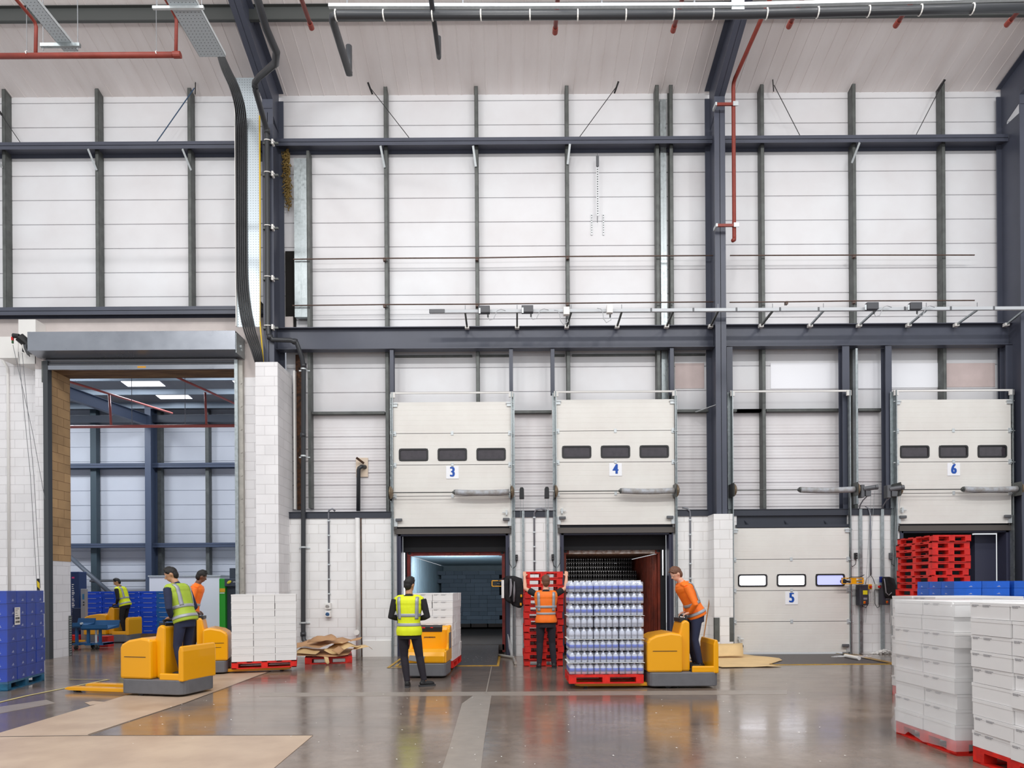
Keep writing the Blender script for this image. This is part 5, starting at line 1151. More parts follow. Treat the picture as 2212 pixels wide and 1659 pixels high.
def kill(r):
    for c in [c for c in bpy.data.objects if c.parent == r]: bpy.data.objects.remove(c)
    bpy.data.objects.remove(r); KIDS.clear()
PRED = pallet_proto(.8, 1.2, .138, M_PRED, 'red_pallet')
PBIG = pallet_proto(1.0, 1.2, .145, M_PRED, 'red_pallet')
random.seed(21)
def nth_top(i, n): return 'topmost' if i == n - 1 else (ORD[n - 1 - i] if n - 1 - i > 0 else '') + ' from the top'
sR = (8.66, -2.3)
for i in range(19):
    jx, jy = random.uniform(-.025, .02) - .0035 * (19 - i), random.uniform(-.025, .025)
    dup(PRED, (sR[0] + .42 + jx, sR[1] + .62 + jy, i * .1405), random.uniform(-.02, .02) + (.03 if i > 15 else 0), 'red pallet, %s of the tall stack in front of opening six' % nth_top(i, 19), 'red pallets stacked by opening six')
xs, ys = P(1131, 1440, -2.2).x, -2.2
for i in range(14):
    dup(PRED, (xs + .42 + random.uniform(-.015, .015), ys + .6 + random.uniform(-.02, .02), i * .1405), random.uniform(-.015, .015), 'red pallet, %s of the stack the person in orange is reaching' % nth_top(i, 14), 'red pallets stacked between doors three and four')

# ---- white cartons
M_FILMW = mat('stretch_film', 'f4f5f6', .15, alpha=.26, bump=1.0, bscale=5, spec=.8)
def carton_proto(w, d, h, prints, m=M_WBOX):
    r = thing('carton', 'x', 'carton', (0, 0, 0)); mb = MB().box(-w / 2 + .004, w / 2 - .004, -d / 2 + .004, d / 2 - .004, 0, h * .8).box(-w / 2 + .001, w / 2 - .001, -d / 2 + .001, d / 2 - .001, h * .8 - .001, h - .003)
    o = mb.build('carton_body', m, r, world=False)
    if prints:
        pm = MB(); random.seed(9)
        for (fx, fy) in ((-w / 2 - .0005, None),):
            L = d if fx is not None else w
            for k, (a, b_) in enumerate(((.03, .11), (.03, .09), (.17, .27), (.17, .25))):
                z = h - .028 - (.012 if k % 2 else 0); q = a
                while q < b_:
                    e_ = q + random.uniform(.006, .016)
                    if fx is not None: pm.box(fx - .001, fx, L / 2 - e_, L / 2 - q, z, z + .005)
                    else: pm.box(-L / 2 + q, -L / 2 + e_, fy - .001, fy, z, z + .008)
                    q = e_ + .005
        pm.build('printed_text', mat('faded_ink', '85858c', .6), r, world=False)
    return r
CA = carton_proto(.40, .50, .1485, True); CB = carton_proto(.40, .50, .1485, False)
ROWN = ['bottom', '2nd', '3rd', '4th', '5th', '6th', '7th', '8th', 'top']
def white_stack(x0, y0, lab, sid, film=True, nx=3, ny=2, lean=.0, seed=1, px=1.0, rows=9):
    """x0,y0: nearest left corner of the pallet; the left face looks at the trucks"""
    random.seed(seed)
    dup(PBIG, (x0 + nx * .2, y0 + ny * .25, 0), PI / 2, 'red pallet under the %s' % lab)
    for rr in range(rows):
        ox = random.uniform(-.012, .012) - lean * rr; oy = random.uniform(-.02, .02)
        for i in range(nx):
            for j in range(ny):
                if i > 0 and j > 0 and i < nx - 1 and rr < 8 and ny > 2: continue
                jj = random.uniform(-.012, .012) if i == 0 else 0
                dup(CA if (i == 0 and random.random() < .6) or (j == 0 and random.random() < .35) else CB, (x0 + .2 + .4 * i + ox + jj, y0 + .25 + .5 * j + oy, .147 + .1485 * rr), random.uniform(-.012, .012),
                    'white carton, %s row, %s column, %s, %s' % (ROWN[rr], ('left', 'middle', 'right')[i], ('near', 'far', 'farthest')[j], lab), 'white cartons on the %s' % sid)
    if film:
        e = .03; z1 = .147 + .1485 * rows + .004; rings = []; n = 40; random.seed(seed + 5); W, D = nx * .4, ny * .5
        def per(t, g):
            P_ = [(-g, -g), (W + g, -g), (W + g, D + g), (-g, D + g)]; s = t * 4; k = int(s) % 4; f = s - int(s); a, b = P_[k], P_[(k + 1) % 4]; return (x0 + a[0] + (b[0] - a[0]) * f, y0 + a[1] + (b[1] - a[1]) * f)
        for iz, (z, g) in enumerate([(.05, .03), (.10, .035), (.15, .03), (.2, .012), (.4, .014)] + [(.147 + .1485 * k, .014 + random.uniform(0, .006)) for k in range(2, rows + 1)] + [(z1 + .004, .002)]):
            rings.append([(per(k / n, g + random.uniform(-.003, .004) + (.02 * math.sin(k * 2.1) if iz < 3 else 0))[0] - lean * (z / .15), per(k / n, g)[1], z + (random.uniform(-.03, .03) if iz == 0 else 0)) for k in range(n)])
        f = MB().loft(rings, cap=False); c_ = rings[-1]; f.add(c_, [tuple(range(n))])
        tag(f.build('stretch_film', M_FILMW, smooth=True), 'clear stretch film wrapped round the %s' % lab, 'stretch film')
white_stack(4.27, -9.6, 'nearest wrapped white pallet load but one', 'left wrapped white load at the lower right', lean=.003, seed=3)
white_stack(4.29, -10.80, 'white pallet load cut by the right edge', 'white load at the right edge', film=False, seed=8)
white_stack(5.72, -7.0, 'white pallet load standing behind the other two', 'white load behind', film=False, seed=5)
white_stack(5.66, -9.3, 'white pallet load right of the wrapped one', 'white load on the far right', film=False, seed=6, nx=2)

# ---- blue cartons behind the white ones
M_BBOX = mat('blue_carton', '0d62d8', .5, var=.08, scale=3, c2='1a58b8')
def mark_proto(w, d, h, m, faces, big=False):
    r = thing('blue_carton', 'x', 'carton', (0, 0, 0)); MB().box(-w / 2 + .003, w / 2 - .003, -d / 2 + .003, d / 2 - .003, 0, h - .004).build('carton_body', m, r, world=False)
    pm = MB()
    for f in faces:
        L = w if f == 'y' else d
        def q(a, b, z0, z1):
            if f == 'y': pm.box(a, b, -d / 2 - .001, -d / 2 + .003, z0, z1)
            elif f == 'x': pm.box(w / 2 - .003, w / 2 + .001, a, b, z0, z1)
            else: pm.box(-w / 2 - .001, -w / 2 + .003, a, b, z0, z1)
        c = L * .1; q(c - .032, c + .032, h * .18, h * .215); q(c - .02, c + .02, h * .24, h * .265); q(c - .006, c + .02, h * .29, h * .33)
    pm.build('white_mark', mat('mark_pale', 'b9c2e0', .5), r, world=False); return r
BB = mark_proto(.5, .36, .13, M_BBOX, ('y', 'X')); random.seed(12)
for k, (bx, by, lab) in enumerate(((7.98, -4.0, 'left'), (9.06, -4.0, 'right'))):
    dup(PBIG, (bx + .5, by + .54, 0), 0, 'red pallet under the %s block of blue cartons beside the tall red stack' % lab)
    for rr in range(12):
        for i in range(2):
            for j in range(3):
                if i == 1 and j > 0 and rr < 10: continue
                dup(BB, (bx + .25 + .505 * i + random.uniform(-.006, .006), by + .18 + .365 * j, .147 + .13 * rr), 0, 'blue carton, %s row, %s column, %s, %s block by opening six' % ('top' if rr == 11 else ORD[rr], ('left', 'right')[i], ('near', 'middle', 'far')[j], lab), 'blue cartons by opening six')
dup(BB, (9.95, -4.0 + .2, .147 + .13 * 12), .3, 'single blue carton lying askew on top of the right blue block')

# ---- blue wrapped pallet at the left
M_DBL = mat('deep_blue_carton', '0c3fb4', .35, var=.15, scale=2, c2='0a2f8c')
DB = mark_proto(.30, .33, .213, M_DBL, ('x', 'y'))
PB = pallet_proto(1.0, 1.32, .15, M_PBLUE, 'blue_pallet'); random.seed(14)
th = math.radians(13); cN = Vector((-8.22, -5.12, 0)); R2 = Matrix.Rotation(th, 3, 'Z')
def BL(x, y, z): return cN + R2 @ Vector((x, y, z))      # x: leftwards negative, y: away along the visible side
dup(PB, tuple(BL(-.5, .66, 0)), th, 'blue wooden pallet under the wrapped dark blue cartons at the left edge')
for rr in range(7):
    for j in range(4):
        for i in range(3):
            off = random.uniform(-.008, .008) + (.02 if (rr in (1, 2, 5) and j == 3) else 0)
            dup(DB, tuple(BL(-.15 - .33 * i + off * .3, .165 + .33 * j + off, .15 + .213 * rr)), th, 'dark blue carton, %s row, %s column from the near corner, %s, wrapped pallet' % (ROWN[rr] if rr < 6 else 'top', ('1st', '2nd', '3rd', '4th')[j], ('outer side', 'middle', 'inner side')[i]), 'dark blue cartons on the wrapped pallet at the left')
M_FILMB = mat('blue_film', 'c9d2ff', .14, alpha=.06, bump=.9, bscale=5, spec=.8)
rings = []
for z, g in ((.12, .02), (.17, .01), (.5, .012), (.9, .014), (1.3, .012), (1.63, .01), (1.655, -.01)):
    rg = []
    for (a, b) in ((-1.0, 0), (-.5, 0), (0, 0), (0, .33), (0, .66), (0, 1.0), (0, 1.33), (-.5, 1.33), (-1.0, 1.33), (-1.0, .66)):
        sx = g if a == 0 else -g if a == -1.0 else 0; sy = -g if b == 0 else g if b == 1.33 else 0; p = BL(a + sx, b + sy, z); rg.append(tuple(p))
    rings.append(rg)
f = MB().loft(rings, cap=False); f.add(rings[-1], [tuple(range(10))]); tag(f.build('stretch_film', M_FILMB, smooth=False), 'shiny clear film wrapped round the dark blue cartons at the left', 'stretch film')
# paper label on that load
a = BL(.016, .30, 1.07); r = thing('shipping_label', 'white barcode label stuck on the wrapped dark blue cartons', 'label', tuple(a), rz=th)
MB().box(0, .003, -.09, .09, 0, .29).build('label_sheet', M_WHITE, r, world=False); mb = MB(); random.seed(6)
for zz in (.03, .09):
    q = -.07
    while q < .07: w_ = random.uniform(.002, .008); mb.box(.003, .0045, q, q + w_, zz, zz + .035); q += w_ + random.uniform(.003, .007)
for zz in (.15, .19, .23, .26): mb.box(.003, .0045, -.07, random.uniform(-.02, .06), zz, zz + .008)
mb.build('barcode', M_INK, r, world=False)

# ---- pallet trucks
M_TBLK = mat('truck_black', '252628', .5); M_TSTRIP = mat('truck_strip', '8d8f93', .4)
def yard(pts, r=.08, n=4):
    """rounded rectangle in plan: x0,x1,y0,y1"""
    x0, x1, y0, y1 = pts; return rrect((x0 + x1) / 2, (y0 + y1) / 2, x1 - x0, y1 - y0, r, n)
def forks(r, l=1.15, m=M_YEL):
    for y in (-.27, .12):
        mb = MB(); mb.prism([(-.05, .03), (l - .1, .03), (l, .045), (l, .06), (l - .05, .085), (-.05, .085)], 'y', y, y + .15); mb.build('fork', m, r, world=False, bevel=.006)
        MB().cyl((l - .18, y + .02, .035), (l - .18, y + .13, .035), .034, 12).build('fork_roller', M_RUB, r, world=False)
def rider_truck(name, label, loc, rz, k=.78):
    """low rider pallet truck: +x is the fork side. hood, steering pylon, standing platform, rear guard"""
    r = thing(name, label, 'pallet truck', loc, rz); L = 1.48
    sk = MB().prism(yard((-L, -.02, -.39, .39), .14), 'z', .035, .26); sk.build('skirt', M_TGREY, r, world=False, bevel=.015)
    # hood
    hd = MB().prism([(-.74, .26), (-.01, .26), (-.01, .74), (-.05, .80), (-.2, .86), (-.5, .90), (-.70, .88), (-.74, .84)], 'y', -.375, .375); hd.build('hood', M_YEL, r, world=False, bevel=.035)
    MB().box(-.62, -.12, -.381, -.376, .60, .608).box(-.62, -.2, -.381, -.376, .52, .526).box(-.62, -.12, .376, .381, .60, .608).build('hood_seam', M_TBLK, r, world=False)
    MB().prism([(-.93, .26), (-.74, .26), (-.70, .86), (-.76, 1.06), (-.84, 1.10), (-.93, 1.06)], 'y', -.26, .26).build('steering_pylon', M_YEL, r, world=False, bevel=.03)
    MB().box(-.9, -.74, -.2, .2, 1.06, 1.12).cyl((-.86, -.22, 1.16), (-.86, .22, 1.16), .018, 8).cyl((-.86, -.2, 1.1), (-.86, -.2, 1.17), .015, 6).cyl((-.86, .2, 1.1), (-.86, .2, 1.17), .015, 6).build('handlebar', M_TBLK, r, world=False)
    MB().box(-1.38, -.93, -.34, .34, .255, .275).build('platform_mat', M_TBLK, r, world=False)
    MB().prism([(-L, .24), (-1.37, .24), (-1.37, .70), (-1.40, .78), (-L + .02, .78), (-L, .70)], 'y', -.385, .385).box(-L + .012, -.93, -.38, -.34, .25, .36).box(-L + .012, -.93, .34, .38, .25, .36).build('rear_guard', M_YEL, r, world=False, bevel=.02)
    for c in bpy.data.objects:
        if c.parent == r:
            for v in c.data.vertices: v.co.x *= k
    for y in (-.33, .25): MB().cyl((-.45 * k, y, .075), (-.45 * k, y + .08, .075), .073, 16).build('wheel', M_RUB, r, world=False)
    forks(r); return r
# standing truck behind the person in the yellow vest (operator side towards the camera)
def stand_truck(label, loc, rz):
    r = thing('pallet_truck', label, 'pallet truck', loc, rz); W_ = .38
    MB().prism(yard((-.78, -.04, -W_, W_), .10), 'z', .035, .27).build('skirt', M_TGREY, r, world=False, bevel=.02)
    MB().prism([(-.75, .27), (-.02, .27), (-.02, .5), (-.40, .50), (-.62, .52), (-.72, .47), (-.76, .40)], 'y', -W_ + .02, W_ - .02).build('step_body', M_YEL, r, world=False, bevel=.03)
    MB().box(-.775, -.765, -.06, .02, .12, .18).build('tow_socket', M_TBLK, r, world=False)
    MB().prism([(-.14, .45), (-.0, .45), (-.0, .86), (-.03, .92), (-.12, .92), (-.16, .84)], 'y', -W_ + .03, W_ - .03).build('shield', M_YEL, r, world=False, bevel=.03)
    mb = MB()
    for s_ in (-1, 1): mb.prism([(-.70, .27), (-.0, .27), (-.0, .92), (-.12, .93), (-.22, .88), (-.26, .60), (-.36, .50), (-.68, .49)], 'y', s_ * W_ - (.06 if s_ > 0 else 0), s_ * W_ + (.06 if s_ < 0 else 0))
    mb.build('side_fender', M_YEL, r, world=False, bevel=.02)
    MB().prism([(-.185, .90), (-.06, .935), (-.05, .90), (-.165, .80)], 'y', -.22, .24).build('control_panel', M_TBLK, r, world=False, bevel=.01)
    MB().box(-.19, -.18, .10, .17, .875, .895).box(-.19, -.18, -.05, .0, .88, .895).build('red_key', M_PRED, r, world=False)
    MB().prism([(.10, .30), (.30, .33), (.28, .42), (.0, .40), (.02, .33)], 'x', -.772, -.762).build('pale_decal', M_TSTRIP, r, world=False)
    MB().box(-.35, -.1, -W_ - .004, -W_, .5, .8).build('side_strip', M_TGREY, r, world=False)
    text_obj('truck_lettering', 'JUNGHEINRICH', .031, M_TBLK, r, Matrix.Translation((-.155, .02, .70)) @ Matrix.Rotation(-PI / 2, 4, 'Z') @ FRONT, off=.0012)
    MB().cyl((-.4, -.05, .075), (-.4, .05, .075), .073, 16).build('wheel', M_RUB, r, world=False)
    forks(r); return r
def place(local, base, rz): return Vector(base) + Matrix.Rotation(rz, 3, 'Z') @ Vector(local)
# 1. standing truck with its white load
b5 = (-1.52, -3.13, 0); z5 = PI / 2 - .06
stand_truck('yellow rider pallet truck parked behind the person in the yellow vest', b5, z5)
pl = dup(PRED, tuple(place((.62, 0, .0), b5, z5)), z5 + PI / 2, 'red pallet on the forks of the parked yellow truck'); pl.location.z = .09
CS = carton_proto(.30, .40, .1455, True)
random.seed(31)
for rr in range(9):
    for i in range(4):
        for j in range(2):
            p = place((.17 + .30 * i, -.2 + .4 * j, .23 + .1455 * rr), b5, z5); p.x += random.uniform(-.008, .008)
            dup(CS, tuple(p), z5 + random.uniform(-.015, .015), 'white carton, %s row, %s from the truck, %s column, load of parked truck' % (ROWN[rr], ('1st', '2nd', '3rd', '4th')[i], ('right', 'left')[j]), 'white cartons on the parked yellow truck')
# 2. truck with the white load left of the pier: forks point right
z2 = math.radians(17); b2 = (-5.58, -2.75, 0)
rider_truck('pallet_truck', 'yellow pallet truck carrying white cartons, driver in orange', b2, z2, .62)
pl = dup(PRED, tuple(place((.66, 0, 0), b2, z2)), z2 + PI / 2, 'red pallet on the forks of the truck with the driver in orange at the left'); pl.location.z = .09
CT_ = carton_proto(.40, .40, .1455, False)
random.seed(33)
for rr in range(9):
    for i in range(3):
        for j in range(2):
            p = place((.26 + .40 * i, -.2 + .4 * j, .23 + .1455 * rr), b2, z2)
            dup(CT_, tuple(p), z2 + random.uniform(-.02, .02), 'white carton, %s row, %s from the truck, %s, load left of the pier' % (ROWN[rr], ('1st', '2nd', '3rd')[i], ('near', 'far')[j]), 'white cartons on the truck left of the pier')
# 3. truck in the left front, forks to the left
z1_ = math.radians(167); b1 = (-6.02, -5.25, 0)
rider_truck('pallet_truck', 'empty yellow pallet truck in the left foreground, driver in lime vest', b1, z1_)
# 4. truck right of the middle, forks to the left with a drinks load
z4 = PI; b4 = (P(1388, 1478, -4.9).x, -4.9, 0)
rider_truck('pallet_truck', 'yellow pallet truck pulling past the docks with shrink-wrapped bottles', b4, z4)
pl = dup(PRED, (b4[0] - .66, b4[1], .09), PI / 2, 'red pallet under the load of shrink-wrapped bottles')
M_BOT = mat('bottle_clear', 'cfd6e6', .15, metal=.15, spec=.8); M_BLAB = mat('bottle_label', '1f4fc4', .4); M_SHR = mat('shrink_film', 'eef0fa', .12, alpha=.2, bump=.6, bscale=9, spec=.8)
BP = thing('bottle_pack', 'x', 'bottle pack', (0, 0, 0)); mb = MB(); ml = MB(); mc = MB()
for i in range(4):
    for j in range(3):
        x, y = -.15 + .1 * i, -.1 + .1 * j - .0; mb.tube([(x, y, .004), (x, y, .12), (x, y, .155), (x, y, .175)], [.046, .046, .02, .013], 10); ml.tube([(x, y, .045), (x, y, .10)], .0472, 10); mc.cyl((x, y, .174), (x, y, .186), .015, 8)
mb.build('bottles', M_BOT, BP, world=False, smooth=True); ml.build('bottle_labels', M_BLAB, BP, world=False, smooth=True); mc.build('bottle_caps', M_WHITE, BP, world=False)
MB().box(-.199, .199, -.149, .149, .0, .165).build('shrink_wrap', M_SHR, BP, world=False, bevel=.02)
BP2 = dup(BP, (0, 0, 0)); lab_ = [c for c in bpy.data.objects if c.parent == BP2 and 'label' in c.name][0]; lab_.data = lab_.data.copy(); lab_.data.materials.clear(); lab_.data.materials.append(mat('label_silver', 'b9bccb', .35))
random.seed(41)
for rr in range(8):
    for i in range(3):
        for j in range(2):
            dup(BP2 if rr in (3, 4) else BP, (b4[0] - .24 - .405 * i + random.uniform(-.005, .005), b4[1] - .2 + .4 * j * .78, .23 + .19 * rr), 0, 'bottle pack, %s layer, %s from the truck, %s, moving load' % ('top' if rr == 7 else ROWN[rr], ('1st', '2nd', '3rd')[i], ('near', 'far')[j]), 'shrink-wrapped bottle packs on the moving truck')
for rr in (1, 3, 5):
    tag(MB().box(b4[0] - 1.27, b4[0] - .03, b4[1] - .36, b4[1] + .28, .23 + .19 * rr - .006 + .0, .23 + .19 * rr - .002).build('layer_sheet', mat('layer_white', 'f1f1ee', .6)), 'white layer sheet between bottle packs, number %s from the bottom' % {1: 'one', 3: 'two', 5: 'three'}[rr], 'layer sheet')
# 5. truck in the far hall
b3 = (PX(196, 4.9, 1385), 4.9, 0)
rider_truck('pallet_truck', 'yellow pallet truck in the far hall, driver in yellow vest', b3, PI, .95)
tag(dup(PRED, (b3[0] - .9, 4.9, .09), PI / 2, 'red pallet carried by the truck in the far hall'), None)

# ---- pallet of torn cardboard
gx = P(705, 1436, -1.6).x
dup(PBIG, (P(712, 1430, -1.0).x - .05, -.85, 0), .25, 'red pallet on the floor under the torn cardboard')
def sheet(name, pts, thick, m, label, seed=0, amp=.03, cat='cardboard'):
    """crumpled sheet: outline of 3-D points, fanned and bent"""
    random.seed(seed); bm = bmesh.new(); vs = [bm.verts.new(p) for p in pts]; bm.faces.new(vs); bmesh.ops.triangulate(bm, faces=bm.faces)
    bmesh.ops.subdivide_edges(bm, edges=bm.edges, cuts=3, use_grid_fill=True)
    for v in bm.verts: v.co.z += amp * (math.sin(v.co.x * 9 + seed) * math.cos(v.co.y * 7 + seed * 2)) + random.uniform(-amp, amp) * .15
    me = bpy.data.meshes.new(name); bm.to_mesh(me); bm.free(); me.materials.append(m); o = bpy.data.objects.new(name, me); COL.objects.link(o)
    s = o.modifiers.new('s', 'SOLIDIFY'); s.thickness = thick
    for p in me.polygons: p.use_smooth = True
    return tag(o, label, cat)
X0 = P(712, 1430, -1.0).x - .05
def Q(x, y, z): return (X0 + x, -.85 + y, z)
sheet('cardboard_sheet', [Q(-.55, -.72, .20), Q(.35, -.75, .17), Q(.55, -.5, .2), Q(.5, .3, .25), Q(-.5, .3, .25), Q(-.75, -.2, .22)], .006, M_CARD, 'flat brown cardboard lying over the near edge of the red pallet', 3, .015)
sheet('cardboard_sheet', [Q(-.85, -.5, .28), Q(-.2, -.62, .38), Q(.35, -.45, .42), Q(.5, .1, .46), Q(.0, .35, .5), Q(-.7, .2, .42), Q(-.95, -.15, .34)], .006, M_CARD, 'large curled brown cardboard on top of the cardboard pile', 5, .045)
sheet('cardboard_sheet', [Q(.05, -.6, .28), Q(.3, -.65, .24), Q(.6, -.45, .33), Q(.75, -.1, .36), Q(.4, .1, .42), Q(.1, -.2, .36)], .006, M_CARDL, 'torn pale cardboard piece at the right of the cardboard pile', 8, .05)
sheet('cardboard_sheet', [Q(.1, -.78, .18), Q(.2, -.8, .17), Q(.24, -.86, .06), Q(.2, -.84, .02), Q(.14, -.84, .07)], .005, M_CARDL, 'small cardboard strip dangling off the front of the pile', 9, .01)
sheet('cardboard_sheet', [Q(.45, .1, .47), Q(.75, .0, .52), Q(.72, -.06, .48), Q(.5, -.08, .44)], .005, M_CARD, 'narrow cardboard flap sticking up at the top right of the pile', 4, .02)
sheet('cardboard_sheet', [Q(.6, -.3, .3), Q(.95, -.2, .30), Q(1.0, -.05, .24), Q(.8, .0, .36), Q(.6, -.05, .36)], .005, M_CARDL, 'pale cardboard curl hanging off the right end of the pile', 2, .03)
sheet('cardboard_sheet', [Q(-.6, -.66, .24), Q(-.1, -.74, .22), Q(-.05, -.55, .30), Q(-.5, -.45, .32)], .006, M_CARDL, 'pale torn cardboard flap at the near left of the pile', 11, .03)
sheet('cardboard_sheet', [Q(-.35, -.5, .46), Q(.1, -.62, .50), Q(.3, -.3, .56), Q(.05, .0, .60), Q(-.3, -.1, .56)], .006, M_CARD, 'folded brown cardboard at the very top of the pile', 12, .05)
sheet('cardboard_sheet', [Q(.25, -.72, .30), Q(.42, -.76, .20), Q(.5, -.62, .28), Q(.36, -.55, .36)], .006, M_CARD, 'small crumpled brown cardboard scrap on the near right of the pile', 13, .03)
# ---- big flat cardboard near door five and a propped one behind it
c = [G(1560, 1443), G(1688, 1441), G(1660, 1437), G(1690, 1428), G(1683, 1423), G(1640, 1419), G(1600, 1414), G(1500, 1415), G(1490, 1424), G(1520, 1434)]
sheet('cardboard_sheet', [(p.x, p.y, .02) for p in c], .006, M_CARDL, 'large flat pale cardboard sheet on the floor in front of the white pier', 6, .006)
a = [P(1495, 1412, -1.05), P(1606, 1411, -.95), P(1604, 1384, -.62), P(1518, 1385, -.62)]
sheet('cardboard_sheet', [(p.x, p.y, max(p.z - .06, .008)) for p in a], .006, M_CARDL, 'pale cardboard flap propped against the foot of the white pier', 7, .006)
# broom, tubes, wrap roll
a, b = P(1519, 1384, -.28), P(1535, 1280, -.03); r = thing('broom', 'brown broom handle leaning on the wall left of the white pier', 'broom', (a.x, a.y, 0)); d_ = (a - b).normalized(); foot = a + d_ * ((a.z - .06) / -d_.z)
MB().cyl(foot, b, .014, 8).build('handle', mat('broom_wood', 'b07840', .6), r); MB().box(foot.x - .2, foot.x + .08, foot.y - .03, foot.y + .03, .0, .07).build('broom_head', M_CARD, r)
M_TUBE = mat('metal_tube', 'b9b2a8', .4, metal=.3)
for (p, q, lab) in (((1075, 1418), (1112, 1424), 'longer cardboard tube lying at the foot of dock three'), ((1110, 1426), (1114, 1436), 'short tube end lying beside the longer tube')):
    a, b = G(*p), G(*q); tag(MB().tube([(a.x, a.y, .035), (b.x, b.y, .035)], .032, 12).build('cardboard_tube', M_TUBE, smooth=False), lab, 'tube')
a, b = G(1826, 1421), G(1856, 1427); r = thing('film_roll', 'roll of used stretch film lying on the door five leveller', 'film roll', (a.x, a.y, .008)); MB().tube([(a.x, a.y, .05), (b.x, b.y, .05)], .04, 12).build('roll', M_WHITE, r)
random.seed(8); mb = MB()
for k in range(5):
    q = [(a.x - .25 + random.uniform(-.05, .05) + t * .2, a.y + random.uniform(-.15, .1), .014 + .03 * math.sin(t + k) ** 2) for t in range(5)]; mb.tube(q, .012, 5)
mb.build('loose_film', M_FILMW, r)
random.seed(9); mb = MB()
for k in range(160):
    g = G(random.gauss(1898, 12), random.uniform(1407, 1413)); g.y = min(g.y, -.04); z = random.uniform(.0, .09) * max(0, 1 - abs(g.x - G(1898, 1410).x) / .3); mb.ell((g.x, g.y - .03, z + .01), .03, .03, .02, 6, 4)
tag(mb.build('powder_heap', M_DEB), 'little heap of white scraps by the wall between doors five and six', 'scraps', kind='stuff')
tag(MB().tube([P(1108, 1418, -.15), P(1102, 1400, -.12), P(1099, 1380, -.08), P(1097, 1370, -.04)], [.05, .04, .025, .012], 8).build('hanging_film', M_FILMW, smooth=True), 'bunched clear film hanging by the foot of dock three', 'film')
# ---- jacket on the lamp arm, backpack by the control boxes
M_JK = mat('jacket_black', '1c1a1e', .8, var=.3, scale=14, bump=.8, bscale=20); M_JG = mat('jacket_grey', '9a979c', .7)
r = thing('jacket', 'black jacket with grey panels hung over the dock lamp arm', 'jacket', tuple(P(1108, 1250, -.3)))
def cloth(path, widths, m, name, thick=.03, Y=-.3, seed=0):
    random.seed(seed); rings = []
    for (px, py), w in zip(path, widths):
        c = P(px, py, Y); n = 16; rings.append([(c.x + w * math.cos(2 * PI * k / n) * (1 + .12 * math.sin(3 * k + py)), c.y + (thick + .02 * math.sin(k * 2.3 + py * .2)) * math.sin(2 * PI * k / n), c.z) for k in range(n)])
    return MB().loft(rings).build(name, m, r, smooth=True)
cloth([(1103, 1244), (1108, 1250), (1110, 1268), (1112, 1290), (1118, 1308), (1122, 1313)], [.09, .22, .23, .19, .12, .03], M_JK, 'jacket_body', .07, -.32, 1)
cloth([(1094, 1250), (1092, 1262), (1092, 1280), (1098, 1296), (1104, 1303)], [.05, .08, .09, .07, .04], M_JK, 'sleeve', .05, -.40, 2)
cloth([(1103, 1250), (1104, 1266), (1103, 1285), (1101, 1290)], [.02, .03, .02, .01], M_JG, 'grey_panel', .02, -.44, 3)
cloth([(1111, 1256), (1111, 1275), (1110, 1300)], [.01, .025, .02], M_JG, 'grey_panel', .02, -.42, 4)
a = P(1085, 1253, -.45); MB().box(a.x - .02, a.x + .04, -.46, -.44, a.z - .42, a.z + .0).build('white_edge', M_WHITE, r)
for px, py in ((1126, 1287), (1125, 1305)): c = P(px, py, -.40); MB().box(c.x - .02, c.x + .02, -.41, -.38, c.z - .03, c.z + .03).build('buckle', M_YEL, r)
r = thing('backpack', 'black backpack hanging behind the tall red pallet stack', 'backpack', tuple(P(1918, 1250, -.25)))
cloth([(1914, 1246), (1918, 1250), (1921, 1265), (1921, 1282), (1919, 1292)], [.06, .12, .15, .15, .08], M_JK, 'pack_body', .1, -.25, 5)
MB().tube([P(1910, 1250, -.34), P(1912, 1262, -.37), P(1914, 1280, -.37), P(1920, 1286, -.37), P(1926, 1280, -.36)], .012, 6).build('pack_strap', M_JG, r, smooth=True)
c = P(1902, 1252, -.07); tag(MB().box(c.x - .03, c.x + .03, -.11, -.065, c.z - .07, c.z + .07).build('spray_can', mat('can_blue', '1b2c8a', .4)), 'small blue can tucked behind the right control box trunk', 'can')
for pr_ in (PRED, PBIG, CA, CB, CS, CT_, BB, DB, PB, BP, BP2): kill(pr_)
# ================================================================== PEOPLE
def interp(tab, z):
    if z <= tab[0][0]: return tab[0][1:]
    for a, b in zip(tab[:-1], tab[1:]):
        if z <= b[0]:
            t = (z - a[0]) / (b[0] - a[0]); t = t * t * (3 - 2 * t); return tuple(a[i] + (b[i] - a[i]) * t for i in range(1, len(a)))
    return tab[-1][1:]
def remesh(o, vox, sm=4, f=.6):
    r = o.modifiers.new('r', 'REMESH'); r.mode = 'VOXEL'; r.voxel_size = vox; r.use_smooth_shade = True
    s = o.modifiers.new('s', 'SMOOTH'); s.factor = f; s.iterations = sm
M_SKIN1 = mat('skin_tan', 'b98a6a', .55, var=.08, scale=12); M_SKIN2 = mat('skin_fair', 'e0ab90', .55, var=.08, scale=12); M_SKIN3 = mat('skin_brown', '6d4a38', .55)
M_HAIRB = mat('hair_black', '15110f', .6, bump=.9, bscale=70, stretch=(1, 1, .3)); M_HAIRR = mat('hair_brown', '6a4530', .6, bump=.9, bscale=70, stretch=(1, 1, .3))
M_VY = mat('vest_yellow', 'e8f21a', .6, var=.1, scale=7, bump=.5, bscale=8); M_VO = mat('vest_orange', 'ff7a12', .6, var=.1, scale=7, bump=.5, bscale=8); M_VL = mat('vest_lime', 'a9c23a', .6, var=.1, scale=7, bump=.5, bscale=8)
M_REFL = mat('reflective_tape', 'a5a8ae', .4, metal=.2)
